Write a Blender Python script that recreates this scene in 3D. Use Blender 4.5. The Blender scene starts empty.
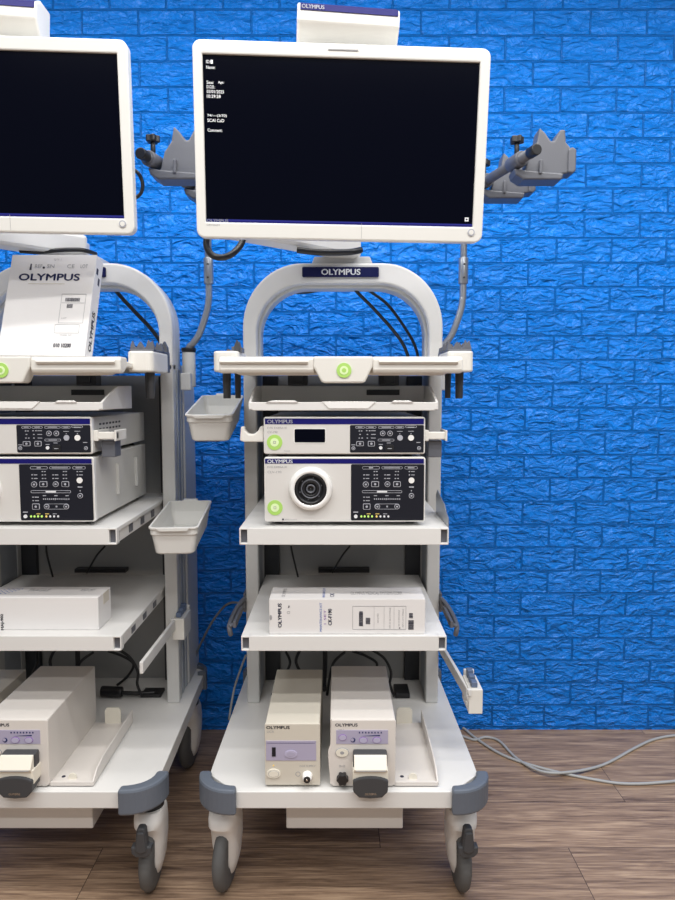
import bpy, math, random
from mathutils import Vector, Matrix, Euler
random.seed(7)
C = bpy.context.scene.collection
PI = math.pi
# ------------------------------------------------------------------ camera facts and a measuring helper
FPX = 685.0
TH = math.atan(58 / FPX); ct, st = math.cos(TH), math.sin(TH)
EYE = 1.22
def W(px, py, D):
    """the real-world point seen at a picture position, at distance D (metres) along y"""
    u = (px - 337.5) / FPX; v = (450 - py) / FPX
    dy = ct + v * st; dz = -st + v * ct; t = D / dy
    return Vector((u * t, D, EYE + dz * t))
CX = 0.015          # centre of the right cart
DX = -0.755         # spacing of the two outfits
DC = -0.762         # the left cart itself stands this far to the left

# ------------------------------------------------------------------ materials
M = {}
def mat(name, col, rough=0.5, metal=0.0, coat=0.0, emit=None, es=0.0, noise=0.0, nscale=40, bump=0.0, bscale=400, spec=None):
    m = bpy.data.materials.new(name); m.use_nodes = True
    nt = m.node_tree; b = nt.nodes['Principled BSDF']
    b.inputs['Base Color'].default_value = (*col, 1); b.inputs['Roughness'].default_value = rough
    b.inputs['Metallic'].default_value = metal; b.inputs['Coat Weight'].default_value = coat
    if spec is not None: b.inputs['Specular IOR Level'].default_value = spec
    if emit: b.inputs['Emission Color'].default_value = (*emit, 1); b.inputs['Emission Strength'].default_value = es
    tc = nt.nodes.new('ShaderNodeTexCoord')
    if noise > 0:
        n = nt.nodes.new('ShaderNodeTexNoise'); n.inputs['Scale'].default_value = nscale; n.inputs['Detail'].default_value = 4
        mx = nt.nodes.new('ShaderNodeMix'); mx.data_type = 'RGBA'; mx.blend_type = 'MULTIPLY'
        rp = nt.nodes.new('ShaderNodeMapRange'); rp.inputs['To Min'].default_value = 1 - noise; rp.inputs['To Max'].default_value = 1.0
        nt.links.new(tc.outputs['Object'], n.inputs['Vector']); nt.links.new(n.outputs['Fac'], rp.inputs['Value'])
        mx.inputs['Factor'].default_value = 1; mx.inputs[6].default_value = (*col, 1)
        nt.links.new(rp.outputs['Result'], mx.inputs[7]); nt.links.new(mx.outputs[2], b.inputs['Base Color'])
    if bump > 0:
        n2 = nt.nodes.new('ShaderNodeTexNoise'); n2.inputs['Scale'].default_value = bscale; n2.inputs['Detail'].default_value = 2
        bp = nt.nodes.new('ShaderNodeBump'); bp.inputs['Strength'].default_value = bump; bp.inputs['Distance'].default_value = 0.001
        nt.links.new(tc.outputs['Object'], n2.inputs['Vector']); nt.links.new(n2.outputs['Fac'], bp.inputs['Height'])
        nt.links.new(bp.outputs['Normal'], b.inputs['Normal'])
    M[name] = m
    return m
mat('cart_white', (.74, .73, .71), .42, noise=.07, nscale=9)
mat('cart_grey', (.60, .60, .59), .45, noise=.08, nscale=12)
mat('cream', (.75, .73, .68), .38, noise=.04, nscale=10)
mat('bezel_cream', (.77, .76, .72), .35, noise=.03)
mat('back_panel', (.33, .33, .32), .55, noise=.1, nscale=8)
mat('groove', (.40, .43, .47), .5, metal=.1, noise=.15, nscale=15)
mat('rail_dark', (.035, .037, .042), .5, noise=.2)
mat('bumper_grey', (.115, .135, .17), .45, noise=.08, bump=.2)
mat('bracket_grey', (.115, .12, .14), .42, noise=.08, bump=.2)
mat('dark_grey', (.045, .047, .052), .5, bump=.2)
mat('black_plastic', (.012, .012, .014), .38, bump=.2)
mat('rubber', (.10, .10, .10), .7, noise=.15, nscale=60, bump=.3)
mat('caster_white', (.80, .79, .77), .4, noise=.1, nscale=60)
mat('screen', (.0015, .002, .006), .14, spec=.07)
mat('panel_black', (.010, .011, .018), .4, spec=.3)
mat('navy', (.009, .008, .13), .4, spec=.2)
mat('plate_navy', (.008, .010, .062), .4, spec=.2)
mat('screen_line', (.01, .012, .12), .3, emit=(.02, .03, .4), es=.25)
mat('screen_text', (.5, .5, .5), .5, emit=(1, 1, 1), es=.8)
mat('ink', (.03, .03, .05), .6)
mat('ink_navy', (.012, .02, .11), .6)
mat('ink_blue', (.04, .12, .45), .6)
mat('ink_grey', (.33, .33, .34), .6)
mat('ink_purple', (.25, .12, .4), .6)
mat('print_white', (.75, .76, .78), .5)
mat('print_silver', (.42, .43, .48), .4)
mat('unit_face', (.72, .70, .67), .33, metal=.1, noise=.05, nscale=5)
mat('unit_body', (.60, .59, .565), .45, noise=.08, nscale=10)
mat('white_gloss', (.85, .84, .82), .2, coat=.4)
mat('silver', (.62, .61, .60), .2, metal=1.0)
mat('steel', (.42, .44, .47), .3, metal=.75, noise=.1, nscale=20)
mat('lime', (.40, .66, .14), .5)
mat('lime_pale', (.72, .88, .5), .5)
mat('beige', (.62, .58, .50), .42, noise=.04)
mat('pump_white', (.70, .66, .62), .4, noise=.04)
mat('pump_cream', (.78, .74, .64), .35)
mat('lilac', (.40, .37, .50), .45)
mat('lilac_button', (.46, .43, .58), .4)
mat('carton_white', (.76, .74, .73), .55, noise=.05, nscale=7)
mat('bin_white', (.66, .655, .63), .42, noise=.04)
mat('cable_grey', (.42, .43, .43), .5)
mat('cable_thin', (.17, .18, .19), .5)
mat('clip_blue', (.11, .15, .24), .45)
mat('led_green', (.3, .5, .1), .4, emit=(.6, .9, .2), es=.6)
mat('led_amber', (.5, .35, .1), .4, emit=(1, .75, .2), es=.5)

# ------------------------------------------------------------------ mesh builder
class MB:
    def __init__(s): s.v = []; s.f = []; s.m = []; s.mats = []; s.cur = 0; s.sm = []
    def use(s, name):
        if name not in s.mats: s.mats.append(name)
        s.cur = s.mats.index(name); return s
    def add(s, vs, fs, smooth=False):
        if not s.mats: s.use('cart_white')
        b = len(s.v); s.v += [Vector(p) for p in vs]
        for f in fs: s.f.append([b + i for i in f]); s.m.append(s.cur); s.sm.append(smooth)
        return s
    def box(s, x0, x1, y0, y1, z0, z1):
        return s.add([(x0,y0,z0),(x1,y0,z0),(x1,y1,z0),(x0,y1,z0),(x0,y0,z1),(x1,y0,z1),(x1,y1,z1),(x0,y1,z1)],
                     [(0,3,2,1),(4,5,6,7),(0,1,5,4),(1,2,6,5),(2,3,7,6),(3,0,4,7)])
    def prism(s, poly, a0, a1, axis='y', smooth=False):
        """poly: 2D points; axis y: (x,z), axis x: (y,z), axis z: (x,y)"""
        def P(p, a):
            return (p[0], a, p[1]) if axis == 'y' else ((a, p[0], p[1]) if axis == 'x' else (p[0], p[1], a))
        n = len(poly)
        area = sum(poly[i][0]*poly[(i+1) % n][1] - poly[(i+1) % n][0]*poly[i][1] for i in range(n))
        if (area > 0) != (axis != 'y'): poly = poly[::-1]
        vs = [P(p, a0) for p in poly] + [P(p, a1) for p in poly]
        if a1 < a0: vs = vs[n:] + vs[:n]
        fs = [tuple(range(n))[::-1], tuple(range(n, 2*n))]
        s.add(vs, fs)
        b = len(s.v) - 2*n
        for i in range(n):
            j = (i+1) % n; s.f.append([b+i, b+j, b+n+j, b+n+i]); s.m.append(s.cur); s.sm.append(smooth)
        return s
    def strip(s, outer, inner, y0, y1, closed=False):
        """a bent band: outer and inner 2D (x,z) paths, given thickness along y"""
        n = len(outer); vs = []
        for o, i in zip(outer, inner):
            vs += [(o[0], y0, o[1]), (i[0], y0, i[1]), (i[0], y1, i[1]), (o[0], y1, o[1])]
        fs = []
        rng = range(n if closed else n-1)
        for k in rng:
            a = 4*k; b = 4*((k+1) % n)
            for q in range(4):
                r = (q+1) % 4; fs.append((a+q, a+r, b+r, b+q))
        if not closed: fs += [(0,3,2,1), (4*n-4, 4*n-3, 4*n-2, 4*n-1)]
        return s.add(vs, fs)
    def cyl(s, c, r, a0, a1, axis='y', n=28, r2=None):
        r2 = r if r2 is None else r2
        vs = []
        for a, rr in ((a0, r), (a1, r2)):
            for k in range(n):
                t = 2*PI*k/n; p, q = rr*math.cos(t), rr*math.sin(t)
                vs.append((c[0]+p, a, c[1]+q) if axis == 'y' else ((a, c[0]+p, c[1]+q) if axis == 'x' else (c[0]+p, c[1]+q, a)))
        s.add(vs, [tuple(range(n)), tuple(range(n, 2*n))[::-1]])
        b = len(s.v) - 2*n
        for k in range(n):
            j = (k+1) % n; s.f.append([b+j, b+k, b+n+k, b+n+j]); s.m.append(s.cur); s.sm.append(True)
        return s
    def lathe(s, c, prof, axis='y', n=36):
        """prof: (radius, position along axis)"""
        vs = []
        for r, a in prof:
            for k in range(n):
                t = 2*PI*k/n; p, q = r*math.cos(t), r*math.sin(t)
                vs.append((c[0]+p, a, c[1]+q) if axis == 'y' else ((a, c[0]+p, c[1]+q) if axis == 'x' else (c[0]+p, c[1]+q, a)))
        fs = []
        for i in range(len(prof)-1):
            for k in range(n):
                j = (k+1) % n; fs.append((i*n+j, i*n+k, i*n+n+k, i*n+n+j))
        return s.add(vs, fs, True)
    def tube(s, pts, r, n=10, sub=5, cap=True):
        P = [Vector(p) for p in pts]; path = []
        if sub > 1 and len(P) > 2:
            for i in range(len(P)-1):
                p0 = P[max(i-1, 0)]; p1 = P[i]; p2 = P[i+1]; p3 = P[min(i+2, len(P)-1)]
                for k in range(sub):
                    t = k/sub
                    path.append(.5*((2*p1) + (-p0+p2)*t + (2*p0-5*p1+4*p2-p3)*t*t + (-p0+3*p1-3*p2+p3)*t**3))
            path.append(P[-1])
        else: path = P
        up = Vector((0, 0, 1)); vs = []; prev = None
        for i, p in enumerate(path):
            d = (path[min(i+1, len(path)-1)] - path[max(i-1, 0)]).normalized()
            if prev is None:
                a = d.cross(up)
                if a.length < .1: a = d.cross(Vector((1, 0, 0)))
                a.normalize()
            else:
                a = prev - d*prev.dot(d); a.normalize()
            prev = a; b = d.cross(a)
            for k in range(n):
                t = 2*PI*k/n; vs.append(p + a*(r*math.cos(t)) + b*(r*math.sin(t)))
        m = len(path); fs = []
        for i in range(m-1):
            for k in range(n):
                j = (k+1) % n; fs.append((i*n+k, i*n+j, i*n+n+j, i*n+n+k))
        s.add(vs, fs, True)
        if cap:
            b = len(s.v) - m*n
            s.f += [[b+k for k in range(n)][::-1], [b+(m-1)*n+k for k in range(n)]]; s.m += [s.cur]*2; s.sm += [False]*2
        return s
    def loft(s, rings):
        """rings: lists of equal length of 3D points, closed, capped"""
        n = len(rings[0]); vs = [p for r in rings for p in r]; fs = []
        for i in range(len(rings)-1):
            for k in range(n):
                j = (k+1) % n; fs.append((i*n+k, i*n+j, i*n+n+j, i*n+n+k))
        s.add(vs, fs, True); b = len(s.v) - len(vs)
        s.f += [[b+k for k in range(n)][::-1], [b+len(vs)-n+k for k in range(n)]]; s.m += [s.cur]*2; s.sm += [False]*2
        return s
    def xf(s, mtx, start=0):
        for i in range(start, len(s.v)): s.v[i] = mtx @ s.v[i]
        return s
def rrect(cx, cz, w, h, r, n=5):
    r = min(r, w/2*.999, h/2*.999); pts = []
    for (sx, sz, a0) in ((1, 1, 0), (-1, 1, 90), (-1, -1, 180), (1, -1, 270)):
        for k in range(n+1):
            a = math.radians(a0 + 90*k/n)
            pts.append((cx + sx*(w/2-r) + r*math.cos(a), cz + sz*(h/2-r) + r*math.sin(a)))
    return pts
def ell(cx, cz, rx, rz, n=24):
    return [(cx+rx*math.cos(2*PI*k/n), cz+rz*math.sin(2*PI*k/n)) for k in range(n)]
def ring_rect(mb, cx, cz, w, h, r, t, y0, y1):
    mb.strip(rrect(cx, cz, w, h, r), rrect(cx, cz, w-2*t, h-2*t, max(r-t, t*.3)), y0, y1, closed=True)

def obj(name, mb, parent=None, bevel=0.0, org=None, label=None, seg=2):
    o_ = Vector((0, 0, 0)) if org is None else org
    me = bpy.data.meshes.new(name)
    me.from_pydata([tuple(p - o_) for p in mb.v], [], mb.f)
    for m in mb.mats: me.materials.append(M[m])
    for i, p in enumerate(me.polygons): p.material_index = mb.m[i]; p.use_smooth = mb.sm[i]
    me.validate()
    import bmesh
    bm = bmesh.new(); bm.from_mesh(me); bmesh.ops.recalc_face_normals(bm, faces=bm.faces); bm.to_mesh(me); bm.free()
    o = bpy.data.objects.new(name, me); C.objects.link(o)
    if parent is not None: o.parent = parent
    if bevel > 0:
        b = o.modifiers.new('bevel', 'BEVEL'); b.width = bevel; b.segments = seg; b.limit_method = 'ANGLE'; b.angle_limit = math.radians(40)
        b.harden_normals = False
    if label: o['label'] = label
    return o
def thing(name, label, cat, loc=(0, 0, 0), rot=None, group=None):
    o = bpy.data.objects.new(name, None); C.objects.link(o); o.location = loc; o.empty_display_size = .05
    if rot: o.rotation_euler = rot
    o['label'] = label; o['category'] = cat
    if group: o['group'] = group
    return o
def tag(o, label, cat, group=None):
    o['label'] = label; o['category'] = cat
    if group: o['group'] = group
    return o
def children_of(o): return [c for c in bpy.data.objects if c.parent == o]
def copy_tree(o, parent=None):
    c = o.copy(); C.objects.link(c)
    if parent is not None: c.parent = parent
    for ch in children_of(o): copy_tree(ch, c)
    return c
def repeat(o, dx, label, dy=0, group=None, dz=0):
    c = copy_tree(o); c.location = Vector(o.location) + Vector((dx, dy, dz)); c['label'] = label
    if group: c['group'] = group
    return c

def text(mb, s_, cx, cz, w, h, y, bold=.0, axis='y', rot=0, font_sx=1.0, space=1.0):
    """writing in the xz plane facing -y, fitted to w x h around (cx,cz)"""
    cu = bpy.data.curves.new('t', 'FONT'); cu.body = s_; cu.align_x = 'CENTER'; cu.align_y = 'CENTER'
    cu.resolution_u = 3; cu.space_character = space
    ob = bpy.data.objects.new('t', cu)
    C.objects.link(ob); dg = bpy.context.evaluated_depsgraph_get(); dg.update()
    me = bpy.data.meshes.new_from_object(ob.evaluated_get(dg))
    xs = [v.co.x for v in me.vertices]; ys = [v.co.y for v in me.vertices]
    x0, x1, y0, y1 = min(xs), max(xs), min(ys), max(ys)
    for kx, kz in (((-.5, 0), (.5, 0), (0, .5), (0, -.5)) if bold > 0 else ((0, 0),)):
        vs = []
        for v in me.vertices:
            a = ((v.co.x-x0)/(x1-x0)-.5)*w + kx*h*.10; b = ((v.co.y-y0)/(y1-y0)-.5)*h + kz*h*.07
            p, q = a*math.cos(rot)-b*math.sin(rot), a*math.sin(rot)+b*math.cos(rot)
            if axis == 'y': vs.append((cx+p, y, cz+q))
            elif axis == 'z': vs.append((cx+p, cz+q, y))
            else: vs.append((y, cx+p, cz+q))
        mb.add(vs, [tuple(p.vertices) for p in me.polygons])
    bpy.data.objects.remove(ob); bpy.data.meshes.remove(me); bpy.data.curves.remove(cu)
    return mb

# ================================================================== the room
def brick_wall_material():
    m = bpy.data.materials.new('blue_foam_brick'); m.use_nodes = True; nt = m.node_tree; b = nt.nodes['Principled BSDF']
    N = nt.nodes.new; L = nt.links.new
    tc = N('ShaderNodeTexCoord'); mp = N('ShaderNodeMapping')
    mp.inputs['Rotation'].default_value = (math.radians(90), 0, 0)   # x,z of the wall -> x,y of the texture
    L(tc.outputs['Object'], mp.inputs['Vector'])
    sep = N('ShaderNodeSeparateXYZ'); L(tc.outputs['Object'], sep.inputs[0])
    cmb = N('ShaderNodeCombineXYZ'); 
    ax = N('ShaderNodeMath'); ax.operation = 'ADD'; ax.inputs[1].default_value = 20*.1880 - .6497 + .094 - .004; L(sep.outputs['X'], ax.inputs[0])
    az = N('ShaderNodeMath'); az.operation = 'ADD'; az.inputs[1].default_value = .0825*3 - .0105; L(sep.outputs['Z'], az.inputs[0])
    L(ax.outputs[0], cmb.inputs['X']); L(az.outputs[0], cmb.inputs['Y'])
    # irregular joints
    wn = N('ShaderNodeTexNoise'); wn.inputs['Scale'].default_value = 14; wn.inputs['Detail'].default_value = 2; L(cmb.outputs[0], wn.inputs['Vector'])
    wv = N('ShaderNodeVectorMath'); wv.operation = 'SUBTRACT'; wv.inputs[1].default_value = (.5, .5, .5); L(wn.outputs['Color'], wv.inputs[0])
    ws = N('ShaderNodeVectorMath'); ws.operation = 'SCALE'; ws.inputs['Scale'].default_value = .006; L(wv.outputs[0], ws.inputs[0])
    wa = N('ShaderNodeVectorMath'); wa.operation = 'ADD'; L(cmb.outputs[0], wa.inputs[0]); L(ws.outputs[0], wa.inputs[1])
    br = N('ShaderNodeTexBrick'); br.offset = .5; br.squash = 1
    br.inputs['Scale'].default_value = 1; br.inputs['Brick Width'].default_value = .1880; br.inputs['Row Height'].default_value = .0825
    br.inputs['Mortar Size'].default_value = .0034; br.inputs['Mortar Smooth'].default_value = 1.0
    br.inputs['Color1'].default_value = (0, 0, 0, 1); br.inputs['Color2'].default_value = (1, 1, 1, 1)
    L(wa.outputs[0], br.inputs['Vector'])
    # chiselled stone relief: offset per brick so neighbours differ
    bs = N('ShaderNodeVectorMath'); bs.operation = 'SCALE'; bs.inputs['Scale'].default_value = 3.7; L(br.outputs['Color'], bs.inputs[0])
    ba = N('ShaderNodeVectorMath'); ba.operation = 'ADD'; L(cmb.outputs[0], ba.inputs[0]); L(bs.outputs[0], ba.inputs[1])
    rotm = N('ShaderNodeMapping'); rotm.inputs['Rotation'].default_value = (0, 0, math.radians(-28)); rotm.inputs['Scale'].default_value = (1, 2.0, 1)
    L(ba.outputs[0], rotm.inputs['Vector'])
    dn = N('ShaderNodeTexNoise'); dn.inputs['Scale'].default_value = 11; dn.inputs['Detail'].default_value = 2; L(rotm.outputs[0], dn.inputs['Vector'])
    dv = N('ShaderNodeVectorMath'); dv.operation = 'SCALE'; dv.inputs['Scale'].default_value = .11; L(dn.outputs['Color'], dv.inputs[0])
    da = N('ShaderNodeVectorMath'); da.operation = 'ADD'; L(rotm.outputs[0], da.inputs[0]); L(dv.outputs[0], da.inputs[1])
    def mul(a, k, op='MULTIPLY'):
        q = N('ShaderNodeMath'); q.operation = op; L(a, q.inputs[0])
        if isinstance(k, (int, float)): q.inputs[1].default_value = k
        else: L(k, q.inputs[1])
        return q.outputs[0]
    v1 = N('ShaderNodeTexVoronoi'); v1.feature = 'F1'; v1.inputs['Scale'].default_value = 17; L(da.outputs[0], v1.inputs['Vector'])
    v2 = N('ShaderNodeTexVoronoi'); v2.feature = 'F1'; v2.inputs['Scale'].default_value = 55; L(da.outputs[0], v2.inputs['Vector'])
    n3 = N('ShaderNodeTexNoise'); n3.inputs['Scale'].default_value = 22; n3.inputs['Detail'].default_value = 5; n3.inputs['Roughness'].default_value = .6; n3.inputs['Distortion'].default_value = .8; L(da.outputs[0], n3.inputs['Vector'])
    rel = mul(mul(mul(v1.outputs['Distance'], .9), mul(v2.outputs['Distance'], .28), 'ADD'), mul(n3.outputs['Fac'], 1.0), 'ADD')
    face = mul(mul(br.outputs['Fac'], -1), 1, 'ADD')
    h = mul(mul(mul(rel, -.90, 'ADD'), face), mul(face, .12), 'ADD')
    bp = N('ShaderNodeBump'); bp.inputs['Strength'].default_value = 1.0; bp.inputs['Distance'].default_value = .018
    L(h, bp.inputs['Height']); L(bp.outputs['Normal'], b.inputs['Normal'])
    b.inputs['Base Color'].default_value = (.000, .225, .86, 1)
    b.inputs['Roughness'].default_value = .27; b.inputs['Specular IOR Level'].default_value = .42
    return m
def floor_material():
    m = bpy.data.materials.new('oak_laminate'); m.use_nodes = True; nt = m.node_tree; b = nt.nodes['Principled BSDF']
    N = nt.nodes.new; L = nt.links.new
    tc = N('ShaderNodeTexCoord')
    add = N('ShaderNodeVectorMath'); add.operation = 'ADD'; add.inputs[1].default_value = (.745*8-.62+.0, 10*.2045-1.948, 0); L(tc.outputs['Object'], add.inputs[0])
    sp = N('ShaderNodeSeparateXYZ'); L(add.outputs[0], sp.inputs[0])
    def mth(op, a, k):
        q = N('ShaderNodeMath'); q.operation = op; L(a, q.inputs[0])
        if k is not None:
            if isinstance(k, (int, float)): q.inputs[1].default_value = k
            else: L(k, q.inputs[1])
        return q.outputs[0]
    row = mth('FLOOR', mth('DIVIDE', sp.outputs['Y'], .2045), None)
    xs = mth('SUBTRACT', sp.outputs['X'], mth('MULTIPLY', row, .745))
    xs = mth('ADD', xs, 20.0)
    cb = N('ShaderNodeCombineXYZ'); L(xs, cb.inputs['X']); L(sp.outputs['Y'], cb.inputs['Y'])
    add = cb
    br = N('ShaderNodeTexBrick'); br.offset = 0; br.offset_frequency = 2
    br.inputs['Scale'].default_value = 1; br.inputs['Brick Width'].default_value = 1.25; br.inputs['Row Height'].default_value = .2045
    br.inputs['Mortar Size'].default_value = .0010; br.inputs['Mortar Smooth'].default_value = .1
    br.inputs['Color1'].default_value = (0, 0, 0, 1); br.inputs['Color2'].default_value = (1, 1, 1, 1); br.inputs['Mortar'].default_value = (.5, .5, .5, 1)
    L(add.outputs[0], br.inputs['Vector'])
    sc = N('ShaderNodeVectorMath'); sc.operation = 'SCALE'; sc.inputs['Scale'].default_value = 6.3; L(br.outputs['Color'], sc.inputs[0])
    a2 = N('ShaderNodeVectorMath'); a2.operation = 'ADD'; L(add.outputs[0], a2.inputs[0]); L(sc.outputs[0], a2.inputs[1])
    mp = N('ShaderNodeMapping'); mp.inputs['Scale'].default_value = (2.0, 26, 1); L(a2.outputs[0], mp.inputs['Vector'])
    g1 = N('ShaderNodeTexNoise'); g1.inputs['Scale'].default_value = 1.6; g1.inputs['Detail'].default_value = 9; g1.inputs['Roughness'].default_value = .70; g1.inputs['Distortion'].default_value = .9
    L(mp.outputs[0], g1.inputs['Vector'])
    mp2 = N('ShaderNodeMapping'); mp2.inputs['Scale'].default_value = (7, 150, 1); L(a2.outputs[0], mp2.inputs['Vector'])
    g2 = N('ShaderNodeTexNoise'); g2.inputs['Scale'].default_value = 1.3; g2.inputs['Detail'].default_value = 4; L(mp2.outputs[0], g2.inputs['Vector'])
    cr = N('ShaderNodeValToRGB'); e = cr.color_ramp.elements
    e[0].position = .33; e[0].color = (.095, .057, .038, 1); e[1].position = .67; e[1].color = (.58, .41, .275, 1)
    k = cr.color_ramp.elements.new(.5); k.color = (.31, .205, .135, 1)
    mx = N('ShaderNodeMix'); mx.data_type = 'FLOAT'; mx.inputs[0].default_value = .40; L(g1.outputs['Fac'], mx.inputs[2]); L(g2.outputs['Fac'], mx.inputs[3])
    L(mx.outputs[0], cr.inputs['Fac'])
    tn = N('ShaderNodeMapRange'); tn.inputs['To Min'].default_value = .82; tn.inputs['To Max'].default_value = 1.12; L(br.outputs['Color'], tn.inputs['Value'])
    m1 = N('ShaderNodeMix'); m1.data_type = 'RGBA'; m1.blend_type = 'MULTIPLY'; m1.inputs[0].default_value = 1; L(cr.outputs['Color'], m1.inputs[6]); L(tn.outputs[0], m1.inputs[7])
    m2 = N('ShaderNodeMix'); m2.data_type = 'RGBA'; L(br.outputs['Fac'], m2.inputs[0]); L(m1.outputs[2], m2.inputs[6]); m2.inputs[7].default_value = (.05, .032, .024, 1)
    L(m2.outputs[2], b.inputs['Base Color'])
    b.inputs['Roughness'].default_value = .42
    bp = N('ShaderNodeBump'); bp.inputs['Strength'].default_value = .25; bp.inputs['Distance'].default_value = .001; L(g2.outputs['Fac'], bp.inputs['Height']); L(bp.outputs['Normal'], b.inputs['Normal'])
    return m
M['wall'] = brick_wall_material(); M['floor'] = floor_material()
WD = 2.39
o = obj('floor', MB().use('floor').box(-3.2, 3.2, -2.2, WD+.1, -.05, 0)); o['kind'] = 'structure'
o = obj('wall_back', MB().use('wall').box(-3.2, 3.2, WD, WD+.1, 0, 2.9)); o['kind'] = 'structure'
# ================================================================== the cart
R0 = Vector((CX, 1.85, 0))                     # root of the right cart
HW = .2815                                     # half width over the columns
cart = thing('endoscopy_cart', 'white wheeled equipment cart with arch, at the picture centre, carrying the fully visible monitor', 'cart', R0, group=None)
def cp(name, mb, parent=None, bevel=.002, label=None): return obj(name, mb, parent or cart, bevel, R0 if (parent is None or parent is cart) else R0, label)
# children of parts keep identity transforms, so all cart meshes share the cart's frame
def cartpart(name, mb, parent=None, bevel=.002, label=None): return obj(name, mb, parent if parent else cart, bevel, R0, label)

# base shelf
b = MB().use('cart_white')
b.prism([(CX-.250, 1.502), (CX+.250, 1.502), (CX+.322, 1.575), (CX+.322, 1.62), (CX+.310, 2.22), (CX-.310, 2.22), (CX-.322, 1.62), (CX-.322, 1.575)], .264, .305, 'z')
base = cartpart('base_shelf', b)
b = MB().use('cart_white').box(CX-.141, CX+.146, 1.60, 2.10, .150, .270); cartpart('transformer_box', b, base, .003)
def bumper(sx, sy):
    ox, oy = CX + sx*(.344 if sy < 0 else .322), (1.483 if sy < 0 else 2.238)
    r = .082
    fy = lambda d: oy - sy*d
    outer = [(CX+sx*.246, fy(0))]
    for k in range(11):
        a = math.radians(90*k/10)
        outer.append((ox - sx*r + sx*r*math.sin(a), fy(r - r*math.cos(a))))
    outer.append((ox - sx*.002, fy(.088)))
    inner = [(ox - sx*.028, fy(.088))]
    for k in range(8):
        a = math.radians(90*k/7)
        inner.append((CX+sx*.248 + sx*.066*math.cos(a), fy(.026 + .052*(1-math.sin(a)))))
    mb = MB().use('bumper_grey'); poly = outer + inner
    # top narrower step so the bumper wraps the shelf
    mb.prism(poly, .257, .318, 'z')
    return mb
for sx in (-1, 1):
    for sy in (-1, 1): cartpart('bumper', bumper(sx, sy), None, .006)
def caster(x, y, ang, pedal):
    root_y = y
    f = MB().use('caster_white')
    def ringz(z, rx, ry, oy, n=28): 
        out = []
        for k in range(n):
            a = 2*PI*k/n; c_, s_ = math.cos(a), math.sin(a)
            out.append(Vector((x + rx*math.copysign(abs(c_)**.7, c_), y + oy + ry*math.copysign(abs(s_)**.7, s_), z)))
        return out
    f.loft([ringz(.022, .008, .014, .020), ringz(.036, .020, .030, .020), ringz(.07, .029, .042, .020), ringz(.12, .034, .048, .018), ringz(.160, .0350, .052, .014), ringz(.178, .0355, .060, .004), ringz(.192, .036, .056, .002), ringz(.212, .034, .042, 0)])
    T = Matrix.Translation((x, y, 0)) @ Matrix.Rotation(ang, 4, 'Z') @ Matrix.Translation((-x, -y, 0))
    f.xf(T); fo = cartpart('caster', f, None, .001)
    s_ = MB().use('black_plastic').cyl((x, y), .0335, .209, .262, 'z'); cartpart('swivel_bearing', s_, fo, .001)
    w = MB().use('rubber')
    prof = [(.030, -.014), (.064, -.0165), (.075, -.012), (.0800, -.004), (.0800, .004), (.075, .012), (.064, .0165), (.030, .014)]
    w.lathe((y, .0832), [(r*1.03, x+a) for r, a in prof], 'x', 44).use('cart_grey').cyl((y, .0832), .032, x-.0145, x+.0145, 'x')
    # push the wheel a little forward so its tread shows before the fork
    w.xf(Matrix.Translation((0, .004, -.0008))); w.xf(T); cartpart('wheel', w, fo, 0)
    if pedal:
        p = MB().use('dark_grey')
        yp = y - .088
        zp = lambda l: [(x+a_*.92, .138+(c_-.133)*.80) for a_, c_ in l]
        p.prism(zp([(-.011, .215), (-.007, .222), (.007, .222), (.011, .215), (.016, .165), (.026, .166), (.025, .145), (.014, .133), (-.014, .133), (-.025, .145), (-.026, .166), (-.016, .165)]), yp-.004, yp+.018, 'y')
        p.prism(zp([(-.009, .212), (.009, .212), (.014, .155), (0, .146), (-.014, .155)]), yp-.008, yp, 'y')
        p.xf(T); cartpart('brake_pedal', p, fo, .003)
    return fo
caster(CX-.291, 1.602, math.radians(-7), False)
caster(CX+.288, 1.602, math.radians(1), True)
caster(CX-.262, 2.150, math.radians(5), False)
caster(CX+.262, 2.150, math.radians(-4), False)

# columns
for s in (-1, 1):
    xo = CX + s*HW; xi = CX + s*(HW-.037)
    b = MB().use('cart_grey').box(min(xo, xi), max(xo, xi), 1.950, 1.985, .305, 1.30)
    b.box(min(xo, xi), max(xo, xi), 2.085, 2.235, .305, 1.30)
    col = cartpart('column', b, None, .004)
    g = MB().use('groove').box(min(xo-s*.006, xi+s*.002), max(xo-s*.006, xi+s*.002), 1.984, 2.087, .305, 1.30)
    for d in (2.01, 2.055): g.box(min(xo-s*.002, xo-s*.008), max(xo-s*.002, xo-s*.008), d, d+.012, .31, 1.29)
    cartpart('side_channel', g, col, .001, 'blue-grey ribbed channel')
# back panel with slots
b = MB().use('back_panel').box(CX-.247, CX+.247, 2.130, 2.145, .305, 1.27)
bk = cartpart('back_panel', b, None, .001)
for s in (-1, 1):
    g = MB().use('rail_dark')
    a = CX + s*.246; c = CX + s*.198
    g.box(min(a, c), max(a, c), 2.112, 2.130, .306, 1.268)
    for z in (.45, .80, 1.05):
        g.box(min(a, c)+.012, max(a, c)-.012, 2.106, 2.113, z, z+.08)
    cartpart('side_rail', g, bk, .001)
for z in (.657, .915): cartpart('cable_slot', MB().use('black_plastic').box(CX-.075, CX+.085, 2.10, 2.131, z, z+.012), bk, .001)

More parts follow.
